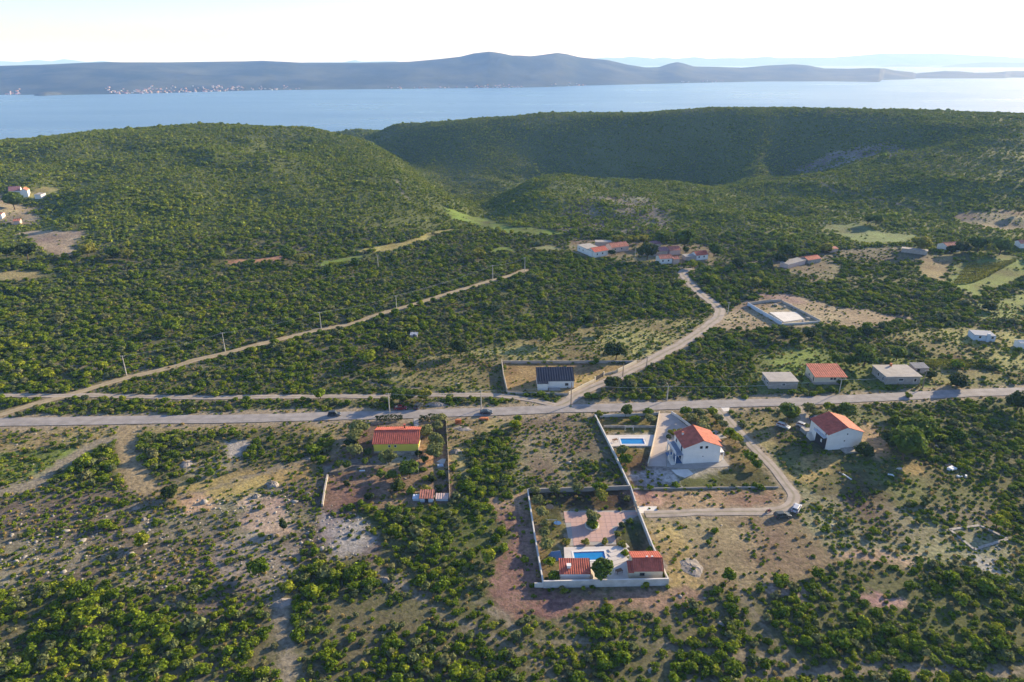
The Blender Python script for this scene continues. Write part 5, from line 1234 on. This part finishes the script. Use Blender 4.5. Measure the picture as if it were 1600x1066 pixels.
def wires(A_, label, sag=.9):
    b = MB(); o3 = A_[0]
    for (x0, y0, z0), (x1, y1, z1) in zip(A_[:-1], A_[1:]):
        for off in (-.6, .6):
            pr = None
            for i in range(13):
                t = i/12; q = (x0+(x1-x0)*t+off-o3[0], y0+(y1-y0)*t-o3[1], z0+(z1-z0)*t-sag*4*t*(1-t)-o3[2])
                if pr: b.tube(pr, q, .022, .022, 3)
                pr = q
    o = b.build('power_line', M['metal']); o.location = o3; return tag(o, label, 'power line')
wires(T1, 'thin power line following the sandy diagonal track'); wires(T2, 'thin power line following the main road', 1.2)

# ---------------- single trees and garden bushes
CR = {}
def crown_mesh(kind, i):
    k = (kind, i)
    if k not in CR:
        q = {'green': dict(m='green', lobes=9, leaves=620, leaf=.13, height=1.5), 'olive': dict(m='olive', lobes=7, leaves=520, leaf=.12, height=1.3),
             'dark': dict(m='dark', lobes=8, leaves=560, leaf=.13, height=1.45), 'yellow': dict(m='yellow', lobes=7, leaves=480, leaf=.14, height=1.3),
             'bush': dict(m='scrub', lobes=7, leaves=420, leaf=.15, height=1.25), 'cone': dict(m='dark', lobes=7, leaves=480, leaf=.14, height=2.0, shape='cone')}[kind]
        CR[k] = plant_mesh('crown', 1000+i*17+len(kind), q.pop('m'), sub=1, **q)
    return CR[k]
TM = {}
def trunk_mesh(i):
    if i not in TM:
        r_ = random.Random(i); b = MB(); p = (0,0,-.15); q = (r_.uniform(-.05,.05), r_.uniform(-.05,.05), .5)
        b.tube(p, q, .085, .06, 7)
        for k in range(4): a = k*1.57+r_.random(); b.tube(q, (q[0]+.35*math.cos(a), q[1]+.35*math.sin(a), .95), .045, .02, 5)
        o = b.build('trunk', M['bark']); TM[i] = o.data; bpy.data.objects.remove(o)
    return TM[i]
NT = [0]
def tree(px_, py_, d, kind, label, cat=None, lift=None, base=False):
    """px_, py_ crown centre, d crown width in photo pixels"""
    x, y = at(px_, py_ if not base else py_, 0)
    dep = math.cos(PITCH)*y+math.sin(PITCH)*EYE; rad = d*dep/FOC/2
    x, y = at(px_, py_, rad*(1.0 if cat != 'bush' else .6))       # centre of the crown is above the ground
    lift = (rad*.45 if cat != 'bush' else 0) if lift is None else lift
    z = Z1(x, y); i = NT[0] % 3; NT[0] += 1
    r = empty('garden_bush' if cat == 'bush' else ('olive_tree' if kind == 'olive' else 'tree'), x, y, z, random.uniform(0, 6.28), label=label, cat=cat or 'tree')
    c = bpy.data.objects.new('crown', crown_mesh(kind, i)); C.objects.link(c); c.parent = r; c.location = (0, 0, lift-.05); c.scale = (rad*1.26, rad*1.26*random.uniform(.92, 1.08), rad*random.uniform(1.05, 1.2))
    t = bpy.data.objects.new('trunk', trunk_mesh(i)); C.objects.link(t); t.parent = r; t.scale = (rad, rad, rad*1.1)
    KEEP.append((x, y, rad*.9+.4))
TREE_TABLE = [
 # yellow house garden
 (553,705,24,'olive','silvery olive at the left front corner of the yellow house'), (607,716,24,'olive','silvery olive in front of the yellow house'), (576,707,12,'green','small green tree against the left corner of the yellow house'),
 (560,668,26,'olive','feathery olive by the road left of the yellow house'), (556,682,22,'olive','second olive from the road, left of the yellow house'), (549,693,18,'dark','dark bush left of the yellow house between two olives','bush'),
 (686,655,20,'olive','olive at the road right of the yellow house entry'), (683,667,18,'olive','olive second from the road right of the yellow house'), (666,675,22,'olive','olive close to the right wall of the yellow house'), (682,688,24,'olive','olive third from the road along the dark fence'), (681,705,25,'olive','olive fourth from the road along the dark fence'),
 (640,735,26,'green','bright green fruit tree, largest in the orchard'), (595,741,13,'green','small green tree left of the two in the orchard row'), (614,744,15,'green','small green tree between the little one and the largest in the orchard'), (689,740,14,'bush','dark bush by the fence at the orchard top','bush'),
 (623,762,20,'dark','dark round bush in the middle of the red earth','bush'), (643,767,14,'bush','small round bush right of the dark one on the red earth','bush'), (576,777,14,'dark','lone dark round bush at the orchard foot','bush'), (542,756,9,'dark','tiny dark bush on the red earth at the left','bush'), (530,725,11,'green','small pale tree above the orange earth, left one','tree'), (543,727,12,'green','small pale tree above the orange earth, right one','tree'), (571,721,10,'green','tiny tree below the left corner of the yellow house'), (663,718,10,'green','tiny tree right of the front corner of the yellow house'), (676,749,12,'dark','small dark bush between fence and fruit tree','bush'), (686,764,13,'dark','dark bush above the hen coop','bush'), (653,709,12,'dark','dark bush against the right front corner of the yellow house','bush'), (664,748,10,'bush','small bush right of the largest fruit tree','bush'), (666,765,16,'yellow','low yellow-green bush above the garden shed','bush'),
 # by the road
 (624,619,22,'green','bright green tree behind the red car, left one'), (641,619,18,'green','bright green tree behind the red car, middle one'), (662,618,22,'yellow','bright yellow-green tree above the dark van'),
 (957,601,26,'dark','dark pine-like tree beside the side road below the gate'), (1496,596,27,'dark','dark round bush by the main road right of the grey houses','bush'), (1593,628,30,'dark','dark tree by the main road at the right edge'),
 # upper pool garden
 (978,643,17,'green','bright round tree on the roadside wall of the upper garden'), (1012,644,15,'bush','round tree on the roadside wall near the driveway'), (991,655,14,'bush','round bush inside the upper garden, left of a pair','bush'), (1015,654,15,'olive','olive inside the upper garden, near the driveway wall'), (936,647,12,'yellow','low yellow-green bush outside the slanting wall top','bush'), (973,704,18,'olive','pale olive below the upper pool'), (977,718,20,'bush','green tree below the pale olive under the upper pool'),
 # garden right of the white house
 (1070,643,17,'bush','round tree at the road, first right of the driveway'), (1078,654,18,'olive','olive just below the first tree right of the driveway'), (1095,645,15,'olive','olive at the road, second right of the driveway'), (1114,643,16,'bush','round tree at the road beside the concrete apron'), (1099,656,16,'olive','olive in the middle of the garden behind the white house'), (1098,666,20,'olive','wide olive behind the ridge of the white house'), (1121,653,15,'olive','olive beside the gravel track top'), (1129,663,15,'olive','second olive beside the gravel track'), (1140,676,18,'bush','dark bush-like tree beside the gravel track, third down'), (1150,684,18,'bush','dark bush-like tree beside the gravel track, fourth down'), (1173,714,18,'bush','round tree right of the white house lawn, upper one'), (1184,727,16,'bush','round tree right of the white house lawn, lower one'), (1162,695,9,'olive','tiny olive beside the track'), (1052,677,12,'yellow','yellow-green bush behind the balcony, left half','bush'), (1063,675,13,'yellow','yellow-green bush behind the balcony, right half','bush'), (1044,683,8,'dark','small dark palm-like bush at the balcony corner','bush'),
 # pool plot
 (836,767,15,'olive','round tree in the back left corner of the pool plot'), (868,766,15,'olive','round tree second along the back wall of the pool plot'), (902,763,18,'olive','round tree third along the back wall of the pool plot'), (936,763,21,'bush','largest round tree along the back wall of the pool plot'), (941,776,20,'yellow','yellow-green tree just inside the back wall'), (840,783,18,'olive','round tree second down the left wall of the pool plot'), (845,799,19,'olive','round tree third down the left wall of the pool plot'), (850,834,18,'olive','round olive halfway down the left wall of the pool plot'), (855,851,21,'olive','silvery olive above the blue tent'), (886,848,12,'yellow','small bush at the lower left patio corner','bush'), (859,878,17,'bush','green tree below the blue tent'), (865,899,19,'bush','green tree beside the pool house'), (944,892,33,'green','large round green tree between the pool house and the terrace'), (925,807,20,'olive','thin-leaved olive growing in the round planter'), (926,818,18,'bush','low green planting filling the round planter','bush'), (916,848,12,'yellow','low bush on the patio edge above the pool, left','bush'), (945,847,11,'yellow','low bush on the patio edge above the pool, right','bush'), (971,821,10,'dark','dark bush at the curved lawn corner','bush'), (984,815,10,'bush','small bush on the upper lawn edge','bush'), (979,780,11,'olive','small pale bush in the back right corner of the pool plot','bush'), (966,835,11,'yellow','bush on the curved lawn edge, upper','bush'), (971,851,13,'yellow','bush on the curved lawn edge, middle','bush'), (977,865,12,'bush','bush on the curved lawn edge, lowest','bush'), (1017,860,11,'bush','small bush behind the guest house roof','bush'), (1038,897,12,'bush','narrow bush between the guest house and the side wall','bush'), (850,818,14,'olive','small bush near the left wall beside the swing','bush'),
 # right white house
 (1232,646,28,'green','spreading green tree above the silver car'), (1264,637,17,'olive','round tree by the road behind the dark car'), (1294,636,15,'bush','round tree by the road behind the right white house'), (1273,645,12,'olive','small olive above the dark car'), (1309,642,15,'dark','dark tree behind the ridge of the right white house'), (1325,645,24,'green','bright green tree behind the right white house'), (1353,706,24,'dark','dark dense bush at the right corner of the white house','bush'), (1394,647,15,'green','green tree alone in the scrub above the big trees'),
 (1430,673,42,'green','big bright green tree, right upper one of the grove'), (1394,686,32,'dark','big dark tree, left one of the grove'), (1402,664,24,'green','green tree at the top of the grove'), (1415,698,46,'green','biggest green tree at the bottom of the grove'), (1263,668,12,'olive','pale bush beside the wall of the right white house','bush'),
 (1420,618,10,'bush','small bush across the road from the grey house','bush'),
 # beyond the road, right
 (1352,559,30,'green','big round green tree behind the cream and grey houses'), (1403,553,22,'green','round bright tree behind the large grey house'), (1360,548,16,'green','green tree just above the big round one'), (1306,562,16,'green','round light green tree behind the cream house'), (1329,565,17,'green','low rounded tree left of the big round one'), (1385,550,15,'olive','greyish tree between the two round green trees'), (1434,585,9,'dark','dark conical bush by the pinkish shed','bush'), (1453,587,15,'dark','dark round bush right of the pinkish shed','bush'), (1316,597,15,'green','light green bush at the corner of the cream house','bush'), (1180,442,20,'yellow','bright yellow-green round tree above the building site, left one'), (1197,446,15,'green','bright round tree above the building site, right one'), (1547,480,18,'dark','dark round bush on the field edge at the right','bush'), (1497,570,18,'bush','grey-green bush at the vineyard edge','bush'), (1265,523,20,'dark','dark tree below the building site, left one'), (1228,523,18,'dark','dark tree below the building site'), (1357,520,16,'dark','dark bare-trunked tree in the scrub right of the building site'), (963,549,27,'dark','dark broad tree above the enclosure'), (857,526,24,'bush','brownish green tree in the middle of the scrub'), (936,521,14,'olive','pale bush on the dry field','bush'), (747,397,20,'yellow','yellow-green tree at the valley mouth'), (267,508,24,'bush','brownish tree standing above the left scrub'), (720,545,24,'dark','dark tree at the edge of the dry field, right one'), (575,560,24,'bush','green tree at the edge of the dry field'), (613,540,24,'dark','dark tree in the scrub left of the dry field'), (640,570,18,'dark','dark tree at the left tip of the dry field'), (500,615,18,'bush','tree poking from the hedge between road and track'),
 # village
 (1012,393,26,'dark','large dark tree in the middle of the village'), (1033,374,20,'green','round pale green tree behind the village'), (1070,376,28,'green','wide green tree behind the right half of the village'), (965,374,14,'yellow','bright yellow-green tree behind the village, first from the left'), (980,376,14,'yellow','bright yellow-green tree behind the village, second'), (994,375,14,'yellow','bright yellow-green tree behind the village, third'), (1006,374,13,'yellow','bright yellow-green tree behind the village, fourth'), (956,395,10,'dark','dark little tree in front of the village houses'), (1071,391,10,'green','small tree between the village cottages'), (1116,392,20,'green','round green tree right of the village'), (1155,413,18,'dark','dark tree beside the lane right of the village'), (1083,413,14,'bush','tree at the junction of lane and side road'), (1222,405,18,'dark','round dark tree left of the grey barn'), (1232,392,22,'green','round tree above the grey barn'), (1440,381,24,'yellow','bright tree above the far lane'), (1205,386,16,'green','light tree on the valley edge'), (1290,388,18,'yellow','pale green tree above the tiled barn'), (1357,344,12,'green','small round tree on the hill foot, left'), (1370,343,16,'green','larger round tree on the hill foot, right'), (1488,391,14,'dark','dark tree in front of the half hidden pale house, left'), (1506,388,20,'dark','dark tree right of the half hidden pale house'), (1594,328,14,'yellow','bright tree at the right edge on the hillside'), (1530,382,24,'green','wide green tree at the upper right fields'), (1565,385,26,'green','second wide green tree at the upper right fields'),
 # left hillside foot
 (116,345,18,'green','pale green tree on the left hillside'), (135,391,20,'yellow','bright green tree at the foot of the left hill'), (175,396,20,'green','green tree right of the bright one at the hill foot'), (198,398,16,'yellow','light green tree, third at the hill foot'), (40,392,26,'dark','dark tree cluster crown by the left clearing'), (8,392,24,'green','green tree at the left edge by the clearing'), (20,315,24,'green','round green tree below the purple-roofed house'), (342,400,18,'green','green tree at the foot of the hill above the strip'), (452,400,22,'green','green tree at the left tip of the green strip'), (470,405,18,'yellow','yellow-green tree beside the green strip'),
 # lower left heath
 (402,888,32,'bush','tall green tree alone on the stony heath'), (119,926,30,'bush','round green tree on the left stony slope, upper one'), (137,962,34,'bush','broad green tree on the left stony slope, lower one'), (175,930,22,'bush','green bush right of the upper round tree','bush'), (442,821,19,'cone','dark conical juniper beside the orange earth pit'), (222,845,22,'bush','round tree on the heath left of the juniper'), (266,772,24,'dark','dark round bush beside the sandy track','bush'), (163,819,20,'bush','green bush on the stony slope above','bush'), (762,868,22,'bush','light brownish tree in the middle thicket'), (1141,900,22,'bush','bright green tree below the gravel heap'), (1560,815,26,'bush','round yellow-green tree beside the stone ring'), (1500,935,22,'bush','tree in the thicket at the right below the rocky patch'), (1290,1018,24,'bush','rounded tree near the bottom edge right of centre'), (1145,1045,28,'bush','broad brownish bush at the bottom edge','bush'), (1530,1010,26,'bush','yellowish bush near the bottom right corner','bush'),
]
for t_ in TREE_TABLE: tree(t_[0], t_[1], t_[2], t_[3], t_[4], t_[5] if len(t_) > 5 and t_[5] == 'bush' else None)

# hedges and vine rows
def row_plant(name, pts, w, h, m, label, cat, group=None):
    L = curve(np.array([at(*p) for p in pts]), 1.0); V = []; T_ = []; n = 0
    r_ = rng; ln = len(L); k = int(ln*26*max(1, h))
    t = r_.uniform(0, ln-1.01, k); i = t.astype(int); f = (t-i)[:, None]; p = L[i]*(1-f)+L[i+1]*f
    lump = .8+.5*vnoise(p[:, 0], p[:, 1], 2.2, 7)
    a = r_.uniform(0, math.pi, k); off = np.cos(a)*w/2*lump; z = np.sin(a)*h*lump
    c = np.stack([p[:, 0]+r_.normal(0, .15, k)*1, p[:, 1]+off, Z(p[:, 0], p[:, 1])+z], 1)
    s = .26*r_.uniform(.6, 1.4, (k, 1)); d1 = r_.normal(size=(k, 3)); d1 /= np.linalg.norm(d1, axis=1)[:, None]; d2 = np.cross(d1, r_.normal(size=(k, 3))); d2 /= np.linalg.norm(d2, axis=1)[:, None]
    V = np.stack([c+d1*s, c-d1*s*.6+d2*s, c-d1*s*.6-d2*s], 1).reshape(-1, 3); o0 = np.array([L[0][0], L[0][1], Z1(*L[0])])
    me = np_mesh(name, V-o0, np.arange(k*3).reshape(-1, 3), [M[m]]); at_ = me.attributes.new('tint', 'FLOAT', 'POINT'); at_.data.foreach_set('value', np.repeat(np.clip(r_.normal(.55, .25, k), 0, 1), 3).astype(np.float32))
    r = empty(name, o0[0], o0[1], o0[2], label=label, cat=cat, group=group)
    o = bpy.data.objects.new('foliage', me); C.objects.link(o); o.parent = r
    b = MB(); 
    for q0, q1 in zip(L[:-1:3], L[3::3]): b.tube((q0[0]-o0[0], q0[1]-o0[1], Z1(*q0)-o0[2]), (q0[0]-o0[0], q0[1]-o0[1], Z1(*q0)-o0[2]+h*.6), .05, .03, 4)
    if b.v: s_ = b.build('stems', M['bark'], r); s_['kind'] = 'stuff'
    return r
row_plant('hedge', [(588,657),(628,656)], 1.4, 1.8, 'dark', 'dark clipped hedge between the yellow house and the road', 'hedge')
row_plant('hedge', [(656,657),(694,655)], 1.6, 1.8, 'dark', 'dark clipped hedge along the road right of the yellow house entry', 'hedge')
ords = ['first (nearest)', 'second', 'third', 'fourth', 'fifth']
for i in range(3):
    yy = 573.5-i*3.6; row_plant('vine_row', [(1446,yy-.6),(1500,yy-.2),(1556-i*4,yy+.6)], .9, 1.1, 'yellow', f'bright green vine row behind the shed, {ords[i]} of three', 'vine row', 'vine rows behind the grey houses')
for i in range(8):
    t = i/7; row_plant('vine_row', [(1490+22*t*1.0, 444-30*t), (1520+30*t, 441-27*t), (1545+42*t, 430-22*t)], 1.2, 1.4, 'yellow', f'vine row on the upper right slope, number {["one","two","three","four","five","six","seven","eight"][i]} from the near side', 'vine row', 'vine rows on the upper right slope')
# field hedgerows
for pts, lb in (([(1290,505),(1380,512),(1440,505),(1470,500)], 'long'),):
    pass

# ---------------- houses of the far shore, a few pixels each
isl_x, isl_V, isl_t = ISL
def isl_pt(px_, t):
    f = (px_-isl_x[0])/(isl_x[1]-isl_x[0]); i = int(f); f -= i; g_ = t/(isl_t[1]-isl_t[0]); j = int(g_); g_ -= j
    a = isl_V[j, i]*(1-f)+isl_V[j, i+1]*f; b = isl_V[j+1, i]*(1-f)+isl_V[j+1, i+1]*f; return a*(1-g_)+b*g_
def tiny(wm, rm, L=13, W_=10, h=6.5):
    b = MB(); b.box(0, L, 0, W_, -3, h); b.v += [(-.3,-.3,h+.02),(L+.3,-.3,h+.02),(L+.3,W_+.3,h+.02),(-.3,W_+.3,h+.02),(-.3,W_/2,h+3),(L+.3,W_/2,h+3)]
    for f in ((8,9,13,12),(10,11,12,13),(9,10,13),(11,8,12)): b.f.append(f); b.m.append(1)
    o = b.build('shore_house', [M[wm], M[rm]]); me = o.data; bpy.data.objects.remove(o); return me
TH = [tiny('pink_wall', 'roof'), tiny('concrete', 'roof_old'), tiny('cream_wall', 'roof'), tiny('pink_wall', 'roof_old', 16, 11), tiny('white_wall', 'concrete', 14, 9, 4), tiny('grey_wall', 'roof2', 10, 9, 5)]
def shore_town(x0, x1, n, tmax, where, redbias=0):
    for _ in range(n):
        px_ = rng.uniform(x0, x1); t = .01+tmax*rng.random()**1.6*(.5+.5*math.sin(px_*.09)**2)
        p = isl_pt(px_, t); i = int(rng.integers(6))
        o = bpy.data.objects.new('shore_house', TH[i]); C.objects.link(o); o.location = p+np.array([0, 0, .5]); o.rotation_euler = (0, 0, rng.uniform(-.6, .6)); q = rng.uniform(.45, .8); o.scale = (q, q, q)
        tag(o, f'tiny house {where}', 'house', f'houses {where}')
shore_town(-10, 22, 14, .14, 'in the hamlet at the left end of the far shore')
shore_town(148, 262, 78, .16, 'in the left half of the largest town on the far shore')
shore_town(262, 378, 78, .15, 'in the right half of the largest town on the far shore')
shore_town(378, 470, 20, .12, 'strung along the far shore right of the largest town')
shore_town(600, 730, 22, .10, 'scattered along the far shore below the saddle')
shore_town(735, 820, 40, .12, 'in the shore town below the highest hill')
shore_town(850, 915, 16, .10, 'on the far shore right of the highest hill')
shore_town(1060, 1150, 14, .08, 'on the far shore below the pointed hill')
# kept clear: houses
for o in list(C.objects):
    if o.get('category') in ('house', 'shed', 'hut', 'pool house', 'guest house', 'coop') and o.type == 'EMPTY' and math.hypot(o.location.x, o.location.y) < 1000:
        bb = [ch for ch in o.children if ch.name.startswith('walls')]
        if bb:
            v = [vv.co for vv in bb[0].data.vertices]; mx_ = max(q.x for q in v); my_ = max(q.y for q in v); ca_, sa_ = math.cos(o.rotation_euler.z), math.sin(o.rotation_euler.z)
            KEEP.append((o.location.x+ca_*mx_/2-sa_*my_/2, o.location.y+sa_*mx_/2+ca_*my_/2, math.hypot(mx_, my_)/2+.8))


x1, y1, s1 = place_scrub(84, 265, 1.62, .72, 1.55)
x2, y2, s2 = place_scrub(265, 470, 2.1, 1.0, 1.85)
x3, y3, s3 = place_scrub(470, 1120, 2.3, .8, 1.6)
x4, y4, s4 = place_scrub(1120, 1480, 3.2, 1.3, 2.2)
k = (np.arctan2(x4, y4) > -.34) & (np.arctan2(x4, y4) < -.02); x3 = np.concatenate([x3, x4[k]]); y3 = np.concatenate([y3, y4[k]]); s3 = np.concatenate([s3, s4[k]])
# the nearest ones in view are shrubs of their own
inview = np.abs(x1/(y1+.0)) < .80*(1+0*y1)
dd = np.hypot(x1, y1); w_ = (math.cos(PITCH)*y1+math.sin(PITCH)*EYE); px = 800+FOC*x1/w_; py = 533-FOC*(math.sin(PITCH)*y1-math.cos(PITCH)*EYE)/w_
own = (px > 4) & (px < 1596) & (py < 1060) & (py > 700)
sc_ = np.where(own, s1/np.hypot(dd, EYE), 0); order = np.argsort(-sc_)[:300]
zone_names = [(0,'at the bottom left corner'), (230,'left of the straight stony path'), (450,'right of the straight stony path'), (720,'below the walled pool plot, left part'), (900,'below the front wall of the pool plot'), (1080,'below the pale gravel heap'), (1290,'below the pink bare patch'), (1450,'in the bottom right corner')]
zb = [z[0] for z in zone_names]+[9999]
for k in order:
    o = bpy.data.objects.new('shrub', SCR[int(rng.integers(9))]); C.objects.link(o)
    o.location = (x1[k], y1[k], Z1(x1[k], y1[k])-.06); o.rotation_euler = (0, 0, rng.uniform(0, 6.28)); q = float(s1[k]); hh = rng.uniform(.75, 1.1)
    o.scale = (q, q*rng.uniform(.85, 1.15), q*hh)
    zi = np.searchsorted(zb, px[k], side='right')-1; zt = zone_names[zi][1]
    row = 'lowest' if py[k] > 1005 else ('middle' if py[k] > 930 else 'upper')
    sz = 'large' if q > 1.95 else ('mid-sized' if q > 1.6 else 'small'); shp = 'flat-topped' if hh < .86 else ('rounded' if hh < .98 else 'upright')
    tag(o, f"{sz} {shp} shrub {zt}, {row} band", 'shrub', f"{sz} {shp} shrubs {zt}, {row} band")
msk = np.ones(len(x1), bool); msk[order] = False
x1 = x1[msk]; y1 = y1[msk]; s1 = s1[msk]
def put(name, x, y, s, meshes, hmin=.62, hmax=1.05, sink=.08):
    z = Z(x, y)-sink
    sc = np.stack([s, s*rng.uniform(.82, 1.18, len(s)), s*rng.uniform(hmin, hmax, len(s))], 1)
    scatter(name, np.stack([x, y, z], 1), rng.uniform(0, 6.28, len(x)), sc, rng.integers(0, len(meshes), len(x)), meshes)
put('scrub', np.concatenate([x1, x2]), np.concatenate([y1, y2]), np.concatenate([s1, s2]), SCR)
put('hill_woodland', x3, y3, s3, HIL, .6, 1.05)
# dry grass tufts and loose stones
xg, yg = grid(80, 400, 1.05); cg, dg, tg = cover(xg, yg)
k = rng.random(len(xg)) < tg*.85*np.clip(.6+2*fbm(xg, yg, 7, 2, 111), 0, 1); xg = xg[k]; yg = yg[k]
put('grass_tufts', xg, yg, rng.uniform(.2, .7, len(xg)), TUF, .7, 1.2, .02)
xs_, ys_ = grid(80, 300, 1.3)
c_, d_, t_ = cover(xs_, ys_); lum = c_.mean(1)
pk = np.clip((fbm(xs_, ys_, 16, 3, 121)*3+.15), 0, 1)*np.where((lum > .20) & (d_ > .1), .34, .02)
for kx, ky, kr in STONES: pk = np.where(np.hypot(xs_-kx, ys_-ky) < kr, .6, pk)
k = rng.random(len(xs_)) < pk; xs_ = xs_[k]; ys_ = ys_[k]
put('rubble', xs_, ys_, rng.uniform(.1, .42, len(xs_))*rng.uniform(.6, 1.6, len(xs_))*np.where(rng.random(len(xs_)) < .06, 2.4, 1), ROK, .7, 1.3, .03)
print('instances', len(x1)+len(x2), len(x3), len(xg), len(xs_))
